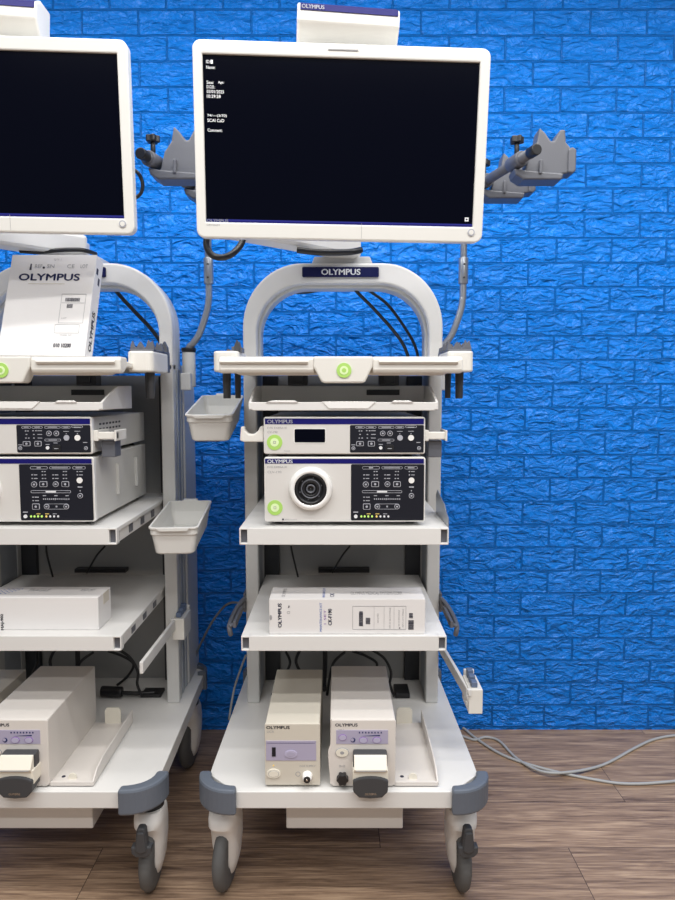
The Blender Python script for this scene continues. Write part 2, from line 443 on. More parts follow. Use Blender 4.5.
# middle shelves
def shelf(name, z0, z1, yf, xl, xr, cut, label=None):
    b = MB().use('cart_white')
    b.prism([(xl+cut, yf), (xr-cut, yf), (xr-cut, yf+.020), (xr, yf+.020), (xr-.002, 2.10), (xl+.002, 2.10), (xl, yf+.020), (xl+cut, yf+.020)], z1-.010, z1, 'z')
    b.box(xl+cut, xr-cut, yf, yf+.012, z0, z1-.008)
    b.box(xl+.006, xl+.014, yf+.012, 2.10, z0, z1-.009); b.box(xr-.014, xr-.006, yf+.012, 2.10, z0, z1-.009)
    b.box(xl, xl+cut+.003, yf, yf+.02, z0, z0+.004); b.box(xr-cut-.003, xr, yf, yf+.02, z0, z0+.004)
    b.box(xl, xl+.003, yf, yf+.02, z0, z1); b.box(xr-.003, xr, yf, yf+.02, z0, z1)
    b.box(xl+.002, xl+cut+.003, yf, yf+.02, z1-.004, z1); b.box(xr-cut-.003, xr-.002, yf, yf+.02, z1-.004, z1)
    sh = cartpart(name, b, None, .0012, label)
    for x in (xl+.003, xr-cut): cartpart('rail_socket', MB().use('bracket_grey').box(x, x+cut-.003, yf+.010, yf+.030, z0+.004, z1-.004), sh, 0, 'dark square socket end')
    for d in (1.66, 1.76, 1.86):
        for x in (xl+.0045, xr-.0065): cartpart('side_slot', MB().use('bracket_grey').box(x, x+.002, d, d+.030, z0+.006, z1-.014), sh, 0)
    return sh
shelf('upper_shelf', .870, .909, 1.550, CX-.2405, CX+.2405, .018)
shelf('lower_shelf', .615, .651, 1.560, CX-.2405, CX+.2405, .018)

# arch
def arch_path(hw, top, zs, rx, n=14):
    pts = [(CX-hw, 1.28), (CX-hw, zs)]
    for k in range(1, n+1):
        a = PI/2*k/n; pts.append((CX-hw+rx-rx*math.cos(a), zs+(top-zs)*math.sin(a)))
    return pts + [(2*CX-p[0], p[1]) for p in pts[::-1]]
b = MB().use('cart_white').strip(arch_path(.2815, 1.579, 1.400, .170), arch_path(.2435, 1.523, 1.385, .142), 1.950, 1.990)
b.use('cart_grey').strip(arch_path(.2780, 1.574, 1.398, .168), arch_path(.2360, 1.515, 1.380, .138), 1.990, 2.060)
arch = cartpart('arch', b, None, .005)
b = MB().use('plate_navy'); pc = W(340.5, 272, 1.945)
b.prism(rrect(pc.x, pc.z, .214, .0275, .004), 1.944, 1.952)
b.use('print_white'); text(b, 'OLYMPUS', pc.x+.001, pc.z, .108, .0155, 1.9432, bold=.006)
cartpart('nameplate', b, arch, 0, 'navy nameplate with white lettering')

# monitor arm
b = MB().use('cart_grey')
b.prism([(CX-.088, 1.579), (CX+.084, 1.579), (CX+.076, 1.600), (CX-.080, 1.600)], 1.965, 2.055)
b.cyl((CX-.002, 2.01), .035, 1.598, 1.645, 'z')
arm = cartpart('monitor_arm', b, None, .003)
b = MB().use('cart_white')
def beam(mb, p, q, w, h0, h1):
    p = Vector(p); q = Vector(q); d = (q-p); d.z = 0; n = Vector((-d.y, d.x, 0)).normalized()*w/2
    mb.add([p-n-Vector((0,0,h0)), p+n-Vector((0,0,h0)), p+n, p-n, q-n-Vector((0,0,h1)), q+n-Vector((0,0,h1)), q+n, q-n],
           [(0,1,2,3), (7,6,5,4), (0,4,5,1), (1,5,6,2), (2,6,7,3), (3,7,4,0)])
beam(b, (CX+.035, 1.975, 1.655), (CX-.330, 1.76, 1.668), .075, .062, .052)
cartpart('lower_link', b, arm, .010)
b = MB().use('cart_grey')
beam(b, (CX-.305, 1.78, 1.715), (CX-.02, 1.63, 1.73), .06, .045, .045)
b.cyl((CX-.310, 1.77), .03, 1.66, 1.72, 'z')
b.box(CX-.055, CX+.045, 1.56, 1.64, 1.67, 1.79)
cartpart('upper_link', b, arm, .006)

# top shelf with handles
b = MB().use('cream')
b.box(CX-.262, CX+.262, 1.575, 2.09, 1.276, 1.290)                                     # deck
xa, xb = -.2650, .2790
prof = [(1.540, 1.262), (1.536, 1.270), (1.536, 1.291), (1.541, 1.299), (1.585, 1.299), (1.585, 1.276), (1.560, 1.262)]
for (p, q) in ((xa, -.052), (.078, xb)): b.prism(prof, p, q, 'x')
b.prism([(-.054, 1.299), (.080, 1.299), (.078, 1.276), (.062, 1.243), (.056, 1.240), (-.030, 1.240), (-.036, 1.243), (-.054, 1.276)], 1.532, 1.575, 'y')
b.prism([(xa, 1.276), (-.05, 1.276), (-.04, 1.258), (-.22, 1.258)], 1.560, 1.60, 'y')
b.prism([(xb, 1.276), (.075, 1.276), (.065, 1.258), (.24, 1.258)], 1.560, 1.60, 'y')
top = cartpart('top_shelf', b, None, .004)
for (p, q) in ((-.262, -.065), (.092, .268)):
    g = MB().use('cream').prism([(1.531, 1.283), (1.528, 1.287), (1.531, 1.291), (1.540, 1.293), (1.540, 1.281)], p, q, 'x')
    cartpart('grip_bar', g, top, .001)
for s, x0, x1 in ((-1, -.2955, -.235), (1, .262, .3235)):
    g = MB().use('cream').prism(rrect((x0+x1)/2, 1.715, x1-x0, .16, .016), 1.268, 1.317, 'z')
    hb = cartpart('handle_block', g, None, .004)
    k = MB().use('bracket_grey')
    if s > 0:
        zz = 1.317; n = 13; pts = [(x0+.002, zz)]
        hs = [.012, .026, .012, .008, .018, .024, .016, .008, .012, .028, .020, .026, .010]
        for i, h in enumerate(hs): pts.append((x0+.002+(x1-x0-.004)*i/(n-1), zz+h))
        pts.append((x1-.002, zz))
        k.prism(pts, 1.66, 1.672, 'y'); k.prism(pts, 1.74, 1.752, 'y')
        k.box(x0+.002, x1-.002, 1.655, 1.80, 1.3165, 1.322)
        k.box(x1-.050, x1-.018, 1.855, 1.880, 1.272, 1.325).prism([(x1-.050, 1.322), (x1-.018, 1.322), (x1-.020, 1.340), (x1-.028, 1.356), (x1-.036, 1.342), (x1-.048, 1.338)], 1.858, 1.876, 'y')
    else:
        k.prism([(x1-.018, 1.315), (x1+.006, 1.315), (x1+.006, 1.326), (x1-.001, 1.329), (x1-.004, 1.342), (x1-.010, 1.330), (x1-.020, 1.328)], 1.66, 1.70, 'y')
        k.prism([(x0+.020, 1.315), (x0+.034, 1.315), (x0+.030, 1.325), (x0+.024, 1.325)], 1.70, 1.74, 'y')
        k.use('dark_grey').prism([(x1-.012, 1.317), (x1+.002, 1.317), (x1+.001, 1.333), (x1-.006, 1.345), (x1-.012, 1.330)], 1.652, 1.664, 'y')
    cartpart('scope_comb', k, hb, .001, 'grey notched scope rest')
    for xx, dd, rr in (((x0+x1)/2+s*.008, 1.70, .009), ((x0+x1)/2-s*.012, 1.75, .007)):
        k = MB().use('dark_grey').cyl((xx, dd), rr, 1.204, 1.270, 'z', r2=rr*1.15); cartpart('scope_tube', k, hb, .001, 'dark hanging tube')
g = MB(); sc = W(344, 372, 1.531)
g.use('lime').prism(ell(sc.x, 1.2680, .0165, .0165), 1.5295, 1.533).use('lime_pale'); g.prism(ell(sc.x, 1.2680, .0095, .0095), 1.5288, 1.53)
g.use('lime').prism(ell(sc.x, 1.2680, .005, .005), 1.5282, 1.529)
cartpart('sticker', g, top, 0, 'round lime green sticker')

# slide-out tray
b = MB().use('cart_white')
xl, xr, yf, yb = CX-.213, CX+.210, 1.558, 1.78
b.box(xl+.006, xr-.006, yf+.004, yb, 1.178, 1.184)
b.prism([(xl, 1.182), (xl+.006, 1.178), (xr-.006, 1.178), (xr, 1.182), (xr, 1.197), (xl, 1.197)], yf, yf+.006, 'y')
for x in (xl-.004, xr-.002): b.prism([(yf, 1.180), (yf, 1.197), (yf+.05, 1.215), (yf+.12, 1.234), (yb, 1.236), (yb, 1.178)], x, x+.006, 'x')
b.box(xl, xr, yb-.004, yb+.002, 1.178, 1.236)
tray = cartpart('slide_tray', b, None, .0015)
g = MB().use('white_gloss')
fl = lambda px, py: (W(px, py, 1.557).x, W(px, py, 1.557).z)
g.prism([fl(322, 401.5), fl(376, 401.5), fl(368, 408.5), fl(329, 408.5)], 1.5555, 1.5600, 'y')
g.prism([fl(266, 402.5), fl(272, 400.5), fl(295, 400.3), fl(298, 402.5)], 1.5550, 1.5600, 'y')
g.prism([fl(391, 402.5), fl(394, 400.5), fl(410, 400.5), fl(413, 402.5)], 1.5550, 1.5600, 'y')
cartpart('tray_lip', g, tray, .0005)
g = MB().use('black_plastic').box(CX+.06, CX+.145, yb-.007, yb-.003, 1.212, 1.226); cartpart('tray_slot', g, tray, 0)
for x in (CX-.14, CX+.09):
    g = MB().use('rail_dark').box(x, x+.05, 1.73, 1.77, 1.236, 1.277).box(x+.012, x+.038, 1.72, 1.73, 1.243, 1.268)
    cartpart('slide_bracket', g, tray, .002)

# fold-out clip bar on the right column

SUBS = children_of(cart)
cart_left = copy_tree(cart); cart_left.location = R0 + Vector((DC, 0, 0))
cart_left['label'] = 'white wheeled equipment cart with arch, cut off by the left picture edge'
RL = R0 + Vector((DC, 0, 0))

# dark cable hooks beside the lower shelf
for s in (-1, 1):
    b = MB().use('bracket_grey')
    x0 = CX + s*.2825; x1 = CX + s*.300
    for d in (1.78, 1.90): b.tube([(x0, d, .625), (x1, d-.02, .622)], .005, sub=1)
    b.tube([(x0, 1.93, .645), (x1-s*.01, 1.90, .642), (x1, 1.86, .630), (x1+s*.002, 1.78, .622), (x1, 1.765, .610), (x1-s*.002, 1.77, .596)], .0065, sub=4)
    b.box(min(x0-s*.001, x0+s*.006), max(x0-s*.001, x0+s*.006), 1.945, 2.0, .600, .655)
    b.box(min(x0, x0+s*.008), max(x0, x0+s*.008), 1.76, 1.96, .618, .636)
    b.xf(Matrix.Translation((0, 0, -.018)))
    cartpart('cable_hook', b, None, .001, 'dark grey cable hook')


b = MB().use('steel').prism([(1.565, .885), (1.565, .929), (1.600, .938), (1.625, .952), (1.66, .956), (1.74, .970), (1.76, .955), (1.76, .885)], CX+.2405, CX+.2425, 'x')
cartpart('latch_plate', b, None, 0, 'thin metal plate on the shelf edge')

# clip bars: right cart swung out, left cart folded in
def clipbar(root, org, hinge, end, box_at, lab):
    h = Vector(hinge); e = Vector(end)
    b = MB().use('cart_white'); d = (e-h); n = Vector((-d.y, d.x, 0)).normalized()*.0045
    z = Vector((0, 0, .030))
    b.add([h-n-z, h+n-z, h+n, h-n, e-n-z, e+n-z, e+n, e-n], [(0,1,2,3), (7,6,5,4), (0,4,5,1), (1,5,6,2), (2,6,7,3), (3,7,4,0)])
    q = obj('clip_bar', b, root, .002, org, lab)
    c = Vector(box_at); g = MB().use('cream')
    g.box(c.x-.017, c.x+.017, c.y-.045, c.y+.045, c.z-.062, c.z); obj('clip_box', g, q, .002, org)
    k = MB().use('clip_blue')
    for i in range(3): k.box(c.x-.009, c.x+.006, c.y-.034+.027*i, c.y-.014+.027*i, c.z, c.z+.014+.004*i)
    obj('scope_clip', k, q, .002, org, 'blue-grey clips')
    k = MB().use('cart_white')
    for i in range(3): k.prism([(c.x-.022, c.z+.002-.02*i), (c.x-.012, c.z+.002-.02*i), (c.x-.012, c.z-.014-.02*i), (c.x-.018, c.z-.014-.02*i)], c.y-.05+.012*i, c.y-.040+.012*i, 'y')
    k.box(c.x-.013, c.x+.013, c.y+.046, c.y+.056, c.z-.03, c.z+.012)
    obj('clip_tooth', k, q, .001, org)
clipbar(cart, R0, (.303, 1.96, .488), (.324, 1.645, .488), (.3400, 1.670, .492), 'white bar swung forwards on the right')
clipbar(cart_left, RL, (-.4700, 1.955, .568), (-.4760, 1.61, .568), (-.4580, 1.965, .570), 'white bar pointing forwards')

# scope poles with holders
def scope_pole(root, org, dx, rods):
    q = lambda x, y, z: Vector((x+dx, y, z))
    s = MB().use('steel')
    s.tube([q(.3056, 2.04, 1.28), q(.3056, 2.04, 1.345), q(.318, 2.04, 1.362), q(.3385, 2.04, 1.392), q(.3600, 2.04, 1.452), q(.3670, 2.04, 1.490), q(.3680, 2.04, 1.53), q(.3680, 2.04, 1.80)], .0100, n=12, sub=5)
    pole = obj('scope_pole', s, root, 0, org, 'bent steel pole')
    s = MB().use('steel').cyl((.3680+dx, 2.04), .0140, 1.535, 1.610, 'z'); s.use('dark_grey')
    for z in (1.552, 1.590): s.cyl((.3680+dx, z), .003, 2.024, 2.030, 'y')
    obj('joint_sleeve', s, pole, .001, org)
    s = MB().use('black_plastic').cyl((.3056+dx, 2.04), .021, 1.338, 1.350, 'z'); obj('collar', s, pole, .002, org)
    s = MB().use('cart_grey').cyl((.3056+dx, 2.04), .019, 1.235, 1.338, 'z').box(.288+dx, .318+dx, 2.0, 2.03, 1.225, 1.275); obj('pole_socket', s, pole, .003, org)
    for (p, e, offs) in rods:
        p = Vector(p); e = Vector(e); d = (e-p).normalized()
        s = MB().use('bracket_grey').tube([p, e-d*.03], .0125, n=16, sub=1)
        rod = obj('holder_rod', s, pole, 0, org)
        s.use('black_plastic')
        s2 = MB().use('black_plastic').tube([e-d*.032, e], .0135, n=16, sub=1)
        for v in s2.v: pass
        obj('holder_rod', s2, pole, .002, org, 'black end cap')
    return pole
def holder(pole, org, at, d, side, s=1.0, knob=True):
    """hook bracket clamped on the rod at point at; d = rod direction, side = +1 bracket to the right"""
    at = Vector(at); k = MB().use('bracket_grey')
    sx = side
    def P(a, b): return (at.x + sx*a*s, at.z + b*s)
    q_ = .00247
    body = [P(x*q_, z*q_) for x, z in [(8,-8),(3,-15),(40,-17),(45,-13),(52,-12),(56,-8),(56,9),(48,18),(47,30),(42,30),(36,19),(33,19),(27,27),(21.5,32),(19,18),(12,8)]]
    k.prism(body, at.y-.010, at.y+.040, 'y')
    k.prism([P(x*q_, z*q_) for x, z in [(-4,-8),(8,-10),(46,-13),(44,-19),(6,-19),(-2,-14)]], at.y-.016, at.y+.045, 'y')
    k.prism([P(x*q_, z*q_) for x, z in [(50,-12),(55,-13),(58,-10),(58,10),(54,13),(50,10)]], at.y-.016, at.y+.035, 'y')
    h = obj('scope_holder', k, pole, .004, org, 'grey notched scope holder')
    g = MB().use('bracket_grey')
    for a in (.055,): g.prism([P(a-.004, -.034), P(a+.004, -.034), P(a+.005, .000), P(a-.002, .000)], at.y-.020, at.y-.008, 'y')
    g.tube([at - d*.028*s, at + d*.028*s], .0185*s, n=18, sub=1)
    obj('rod_clamp', g, h, .002, org)
    if knob:
        g = MB().use('black_plastic')
        c = at + Vector((0, .0, .034))*s
        g.cyl((c.x, c.y), .006, c.z-.02, c.z+.012, 'z')
        pts = [(c.x + (.0150+.0028*math.cos(5*2*PI*i/30))*math.cos(2*PI*i/30), c.y + (.0150+.0028*math.cos(5*2*PI*i/30))*math.sin(2*PI*i/30)) for i in range(30)]
        g.prism(pts, c.z+.010, c.z+.026, 'z'); obj('clamp_knob', g, h, .002, org, 'black lobed knob')
rp, re_ = Vector((.3680, 2.04, 1.790)), W(537, 149, 1.66)
# rod directions: out to the right and forwards on the right cart
pole_r = scope_pole(cart, R0, 0, [(rp, re_, None)])
dr = (re_-rp).normalized()
holder(pole_r, R0, rp + dr*((re_-rp).length-.095), dr, 1)
holder(pole_r, R0, rp + dr*.12, dr, 1, .97)
lp, le = Vector((.3680+DX+.010, 2.04, 1.790)), W(140, 153, 1.66)
pole_l = scope_pole(cart_left, RL, DX+.010, [(lp, le, None)])
dl = (le-lp).normalized()
holder(pole_l, RL, lp + dl*((le-lp).length-.065), dl, 1)
holder(pole_l, RL, lp + dl*.13, dl, 1, .97)

# ================================================================== monitors
def make_monitor():
    c = Vector((.0096, 1.49, 1.7388)); rot = Euler((math.radians(5.9), math.radians(.4), math.radians(2.9)), 'XYZ')
    t = thing('monitor', 'white framed monitor showing white patient data text, above the middle cart', 'monitor', c, rot)
    w, h = .6148, .3876
    b = MB().use('bezel_cream')
    iw0, iw1, iz0, iz1 = -w/2+.0200, w/2-.0220, -h/2+.0325, h/2-.0270
    icx, icz, iw, ih = (iw0+iw1)/2, (iz0+iz1)/2, iw1-iw0, iz1-iz0
    b.strip(rrect(0, 0, w, h, .017, 6), rrect(icx, icz, iw, ih, .0015, 6), -.002, .028, closed=True)
    bz = obj('bezel', b, t, .003)
    s = MB().use('screen').box(iw0-.002, iw1+.002, .004, .012, iz0-.002, iz1+.002); scr = obj('screen', s, t, 0)
    s = MB().use('screen_line').box(iw0, iw1, .0030, .0042, iz0+.004, iz0+.0065).use('navy').box(iw0, iw1, .0030, .0041, iz0, iz0+.004)
    obj('status_line', s, scr, 0); s = MB()
    s.use('print_white').box(iw1-.017, iw1-.0085, .0032, .0041, iz0+.012, iz0+.020).use('screen').box(iw1-.0145, iw1-.011, .0030, .0042, iz0+.0145, iz0+.0175)
    obj('cursor_mark', s, scr, 0)
    s = MB().use('screen_text')
    X0 = iw0 + .0070; k = .0021
    for (tx, dz, ww) in (('ID:', .0135, .0085), ('Name:', .024, .018), ('Sex:', .0525, .0145), ('Age:', .0525, .0120), ('D.O.B.:', .0610, .0170), ('03/01/2025', .0700, .0350), ('10:29:58', .0790, .0280), ('74/---(3/70)', .1165, .0400), ('SCAI CaD', .1255, .0345), ('Comment:', .1445, .0300)):
        x = X0 + (.0235 if tx == 'Age:' else 0)
        text(s, tx, x+ww/2, iz1-dz, ww, .0062, .0032)
    s.box(X0+.009, X0+.0135, .003, .0036, iz1-.0170, iz1-.0100)
    obj('screen_writing', s, scr, 0, label='white patient data writing')
    s = MB().use('print_silver'); text(s, 'OLYMPUS', iw0+.024, iz0+.0035, .045, .0055, .0028, bold=.008)
    s.use('ink_grey'); text(s, 'OEV262H', iw0+.015, iz0-.006, .027, .0045, -.0024)
    obj('logo', s, bz, 0)
    s = MB().use('ink_grey'); s.prism(rrect(.0, h/2-.0125, .062, .0022, .001), -.0035, -.0015); s.box(.044, .0446, -.0024, -.001, -h/2+.004, -h/2+.036)
    obj('bezel_mark', s, bz, 0)
    s = MB().use('print_silver'); s.prism(ell(w/2-.025, -h/2+.021, .0075, .0075), -.004, -.001); s.use('bezel_cream').prism(ell(w/2-.025, -h/2+.021, .005, .005), -.0046, -.003)
    obj('power_button', s, bz, 0)
    s = MB().use('cart_white'); s.prism(rrect(0, 0, w-.012, h-.012, .02), .027, .045); s.prism(rrect(0, -.01, .42, .28, .03), .045, .075)
    obj('back_housing', s, t, .005)
    return t
mon = make_monitor()
monl = repeat(mon, DX, 'white framed monitor at upper left, its left half outside the picture')
monl.location.z += .018
for c_ in children_of(monl):
    for d_ in children_of(c_):
        if d_.name.startswith(('cursor_mark', 'screen_writing')): bpy.data.objects.remove(d_)
# receivers on top of the monitors
def make_receiver():
    c = W(347.5, 43, 1.535)
    t = thing('wireless_receiver', 'white box with navy stripe standing on top of the middle monitor', 'receiver', (.019, 1.520, 1.924), Euler((math.radians(4), math.radians(1.6), math.radians(4.5)), 'XYZ'))
    w = .2130
    b = MB().use('bezel_cream').prism([(.034, .0), (.050, .0), (.060, .105), (.002, .105), (-.028, .090), (-.032, .058), (-.004, .026)], -w/2, w/2, 'x')
    bd = obj('housing', b, t, .004)
    s = MB().use('navy'); 
    # stripe lies on the sloped face (y -.028..002, z .090...105)
    n0 = Vector((0, -.028, .090)); n1 = Vector((0, .002, .105)); up = (n1-n0).normalized(); nrm = Vector((0, -up.z, up.y))
    def sp(x, a, e=.0006): p = n0 + up*a + nrm*e; return (x, p.y, p.z)
    s = MB().use('navy'); s.add([(-w/2+.006, *sp(0, .004)[1:]), (w/2-.006, *sp(0, .004)[1:]), (w/2-.006, *sp(0, .029)[1:]), (-w/2+.006, *sp(0, .029)[1:])], [(0,1,2,3)])
    s.add([(-w/2+.004, -.0305-.0016, .0895), (w/2-.004, -.0305-.0016, .0895), (w/2-.004, -.0305, .0815), (-w/2+.004, -.0305-.0005, .0815)], [(0,1,2,3)]) if False else None
    obj('stripe', s, bd, 0)
    s = MB().use('navy').prism([(-.0318, .078), (-.0296, .078), (-.0266, .0905), (-.0292, .0905)], -w/2+.006, w/2-.004, 'x')
    s.use('print_white'); text(s, 'OLYMPUS', -w/2+.032, .0840, .046, .0072, -.0325, bold=.008)
    obj('name_stripe', s, bd, 0, label='navy stripe with white lettering')
    s = MB().use('bracket_grey').box(-w/2+.002, -w/2+.02, .012, .030, -.004, .004); obj('foot', s, bd, 0)
    return t
rec = make_receiver()
recl = repeat(rec, DX, 'white box with navy stripe on top of the left monitor, cut by the picture corner', dz=.018)

# ================================================================== processor and light source
YF = 1.572
def F(px, py, D=YF): p = W(px, py, D); return p.x, p.z
PX = YF/FPX*1.005
def make_unit(kind):
    if kind == 'proc':
        x0, z1 = F(263.5, 416.8); x1, z0 = F(425, 454.2); zf = z0
        nm, lab = 'video_processor', 'slim silver video processor on the middle cart, atop the unit with the round socket'
    else:
        x0, z1 = F(264, 457); x1, z0 = F(425, 522); zf = .909
        nm, lab = 'light_source', 'tall silver light source with large round black socket, on the middle cart'
    base_z = z0 if kind == 'proc' else .909
    org = Vector(((x0+x1)/2, 1.80, base_z))
    t = thing(nm, lab, 'medical device', org)
    def up(name, mb, parent=None, bevel=.001, label=None): return obj(name, mb, parent or t, bevel, org, label)
    cxu, czu = (x0+x1)/2, (z0+z1)/2
    b = MB().use('unit_body').box(x0+.003, x1-.003, YF+.012, 2.01, z0+.002, z1-.002)
    hs = up('housing', b, None, .002)
    g = MB().use('rail_dark')
    for i in range(7):
        for j in range(4 if kind == 'proc' else 0):
            y = 1.63 + i*.024; z = z0 + .028 + j*.012
            g.box(x1-.0035, x1-.0025, y, y+.014, z, z+.005)
    if kind != 'proc':
        g = None
        for y in (1.74, 1.90): up('side_vent', MB().use('unit_body').prism([(y, z0+.04), (y+.02, z0+.05), (y+.025, z0+.085), (y+.018, z0+.11), (y, z0+.12)], x1-.004, x1+.004, 'x'), hs, .0005)
    if g: up('side_vents', g, hs, .0005)
    b = MB().use('white_gloss').prism(rrect(cxu, czu, x1-x0, z1-z0, .006), YF+.002, YF+.016)
    b.use('unit_face').prism(rrect(cxu, czu, x1-x0-.003, z1-z0-.003, .005), YF, YF+.003)
    fp = up('front_panel', b, None, .0008)
    # navy stripe
    sy0, sy1 = (418.6, 424.2) if kind == 'proc' else (458.8, 463.6)
    a = F(265, sy0); c = F(423.8, sy1)
    s = MB().use('navy').box(a[0], c[0], YF-.0008, YF+.001, c[1], a[1])
    s.use('print_silver' if kind == 'proc' else 'print_white'); q = F(280, (sy0+sy1)/2+.1); text(s, 'OLYMPUS', q[0], q[1], .058, .0082, YF-.0014, bold=.008)
    up('name_stripe', s, fp, 0, 'navy stripe with lettering')
    s = MB().use('ink_grey')
    if kind == 'proc':
        q = F(277, 427.8); text(s, 'EVIS EXERA III', q[0], q[1], .044, .0045, YF-.0006); q = F(272.5, 432); text(s, 'CV-190', q[0], q[1], .023, .0050, YF-.0006)
        q = F(287, 451); text(s, 'FRONT', q[0], q[1], .014, .0026, YF-.0006)
    else:
        q = F(277, 467); text(s, 'EVIS EXERA III', q[0], q[1], .044, .0045, YF-.0006); q = F(274.5, 472); text(s, 'CLV-190', q[0], q[1], .032, .0055, YF-.0006)
        q = F(291, 519.3); text(s, 'XENON LAMP', q[0], q[1], .028, .0026, YF-.0006)
        s.use('ink'); q = F(283, 519.3); s.box(q[0]-.0022, q[0]+.0022, YF-.0008, YF, q[1]-.0018, q[1]+.0018)
    up('model_lettering', s, fp, 0)
    q = F(274.6, 442.3) if kind == 'proc' else F(275, 507.6)
    s = MB().use('lime').prism(ell(q[0], q[1], .0178, .0178), YF-.0012, YF); s.use('lime_pale').prism(ell(q[0], q[1], .0098, .0098), YF-.0018, YF-.001); s.use('ink_grey'); ring_rect(s, q[0], q[1], .006, .006, .001, .001, YF-.0024, YF-.0015)
    up('sticker', s, fp, 0, 'round lime green sticker')
    # control panel
    if kind == 'proc':
        a = F(350, 425.0); c = F(423.6, 452.4)
    else:
        a = F(351, 464.2); c = F(423.6, 520.2)
    s = MB().use('panel_black').prism(rrect((a[0]+c[0])/2, (a[1]+c[1])/2, c[0]-a[0], a[1]-c[1], .003), YF-.0012, YF+.001)
    pn = up('control_panel', s, None, .0004, 'black control panel')
    Z = lambda X, Y: F(340+X/7.5, 420+Y/7.5)
    k = PX/7.5
    w_ = MB().use('print_silver'); yy = YF-.0020
    def cap(X, Y, w, h=17, t=2.6):
        q = Z(X, Y); ring_rect(w_, q[0], q[1], w*k, h*k, h*k/2, t*k, yy, YF-.001)
    def dots(lst, w=11, h=7):
        for X, Y in lst: q = Z(X, Y); w_.box(q[0]-w*k/2, q[0]+w*k/2, yy, YF-.001, q[1]-h*k/2, q[1]+h*k/2)
    def button(X, Y, r, m='print_silver', inner='panel_black', rect=None):
        q = Z(X, Y); bb = MB().use(m)
        if rect:
            bb.prism(rrect(q[0], q[1], rect[0]*k, rect[1]*k, 8*k), YF-.0030, YF-.001)
            if inner: bb.use(inner).prism(rrect(q[0], q[1], (rect[0]-9)*k, (rect[1]-9)*k, 5*k), YF-.0034, YF-.0029); bb.use(m).prism(ell(q[0], q[1], 9*k, 9*k, 12), YF-.0037, YF-.0033)
        else:
            bb.prism(ell(q[0], q[1], r*k, r*k), YF-.0030, YF-.001)
            if inner: bb.use(inner).prism(ell(q[0], q[1], (r-4.5)*k, (r-4.5)*k), YF-.0034, YF-.0029); bb.use(m).prism(rrect(q[0], q[1], r*.7*k, r*.6*k, 1*k), YF-.0037, YF-.0033)
        up('button', bb, pn, 0)
    if kind == 'proc':
        for c_ in ((150, 55, 70), (232, 55, 80), (347, 55, 120), (448, 55, 66), (532, 50, 84)): cap(*c_)
        cap(345, 150, 122, 18)
        for X, ww in ((150, 34), (232, 40), (347, 70), (448, 36), (532, 50)):
            dots([(X, 54)], ww, 5)
        dots([(145, 82), (162, 82), (150, 108), (145, 135), (166, 135), (200, 80), (222, 80), (205, 108), (205, 135)])
        dots([(250, 80), (250, 108), (250, 135)], 34, 5); dots([(345, 150)], 60, 5); dots([(448, 85), (532, 84)], 42, 4); dots([(448, 103), (532, 101)], 6, 6)
        dots([(365, 172), (305, 183), (588, 168), (100, 186)], 30, 5)
        button(150, 177, 0, rect=(56, 36)); button(235, 177, 0, rect=(52, 40)); button(320, 100, 20); button(375, 100, 20)
        button(450, 133, 21, 'print_silver', None); button(532, 133, 22, 'white_gloss', None); button(305, 208, 13, 'print_white', None)
        button(100, 211, 14); button(592, 211, 14)
        q = Z(372, 208); s = MB().use('black_plastic').prism(rrect(q[0], q[1], 62*k, 44*k, 8*k), YF-.0034, YF-.001).use('print_silver').box(q[0]-16*k, q[0]+16*k, YF-.0042, YF-.003, q[1]-8*k, q[1]-3*k)
        up('data_port', s, pn, .0003)
        a = F(294.6, 429); c = F(325.2, 442.3)
        s = MB().use('white_gloss').prism(rrect((a[0]+c[0])/2, (a[1]+c[1])/2, c[0]-a[0]+.004, a[1]-c[1]+.004, .004), YF-.0006, YF+.001)
        s.use('screen').prism(rrect((a[0]+c[0])/2, (a[1]+c[1])/2, c[0]-a[0], a[1]-c[1], .003), YF-.0012, YF)
        up('card_slot', s, fp, 0, 'black window')
        for side in (-1, 1):
            s = MB().use('cream'); xx = x0 if side < 0 else x1
            if side < 0:
                m_ = lambda px, py: (F(px, py)[0], F(px, py)[1])
                s.prism([m_(263, 426.5), m_(259.5, 426.5), m_(257.5, 431), m_(253, 434.5), m_(248, 434.5), m_(244.5, 431), m_(243.5, 427), m_(240, 426.8), m_(239, 441), m_(243, 442.5), m_(263, 442.5)], 1.585, 1.61, 'y')
                up('cable_holder', s, None, .003, 'white U-shaped hook')
            else:
                a = F(425.5, 430.5); c = F(448, 441.5)
                s.box(xx-.003, c[0], 1.585, 1.60, c[1]+.004, a[1]-.004).box(c[0]-.005, c[0], 1.58, 1.66, c[1], a[1]).box(xx-.003, xx+.01, 1.583, 1.66, c[1], a[1])
                ch = up('cable_holder', s, None, .002, 'white bracket on the right side')
                a = F(430, 441.5); c = F(443.5, 458.5)
                s = MB().use('bracket_grey').box(a[0], c[0], 1.60, 1.645, c[1], a[1]); up('connector_block', s, ch, .002, 'grey block under the bracket')
    else:
        for c_ in ((232, 358, 132, 22), (533, 358, 98, 22), (390, 358, 158, 20)): cap(*c_)
        dots([(232, 358)], 30, 8); dots([(390, 358)], 120, 5); dots([(533, 358)], 50, 7)
        dots([(258, 386), (276, 386), (418, 386), (436, 386)])
        for Y in (411, 438): dots([(180, Y), (258, Y), (278, Y), (337, Y), (415, Y), (435, Y)]); dots([(206, Y), (363, Y)], 26, 6)
        dots([(520, 386), (520, 411)], 10, 7); dots([(546, 386), (546, 411)], 26, 5)
        cap(315, 537, 302, 20, 3); w_.use('print_white'); dots([(315, 537)], 76, 12); w_.use('print_silver')
        dots([(180, 578), (180, 604)]); dots([(208, 578), (208, 604)], 30, 6); dots([(266, 567), (352, 567), (436, 567)], 24, 6)
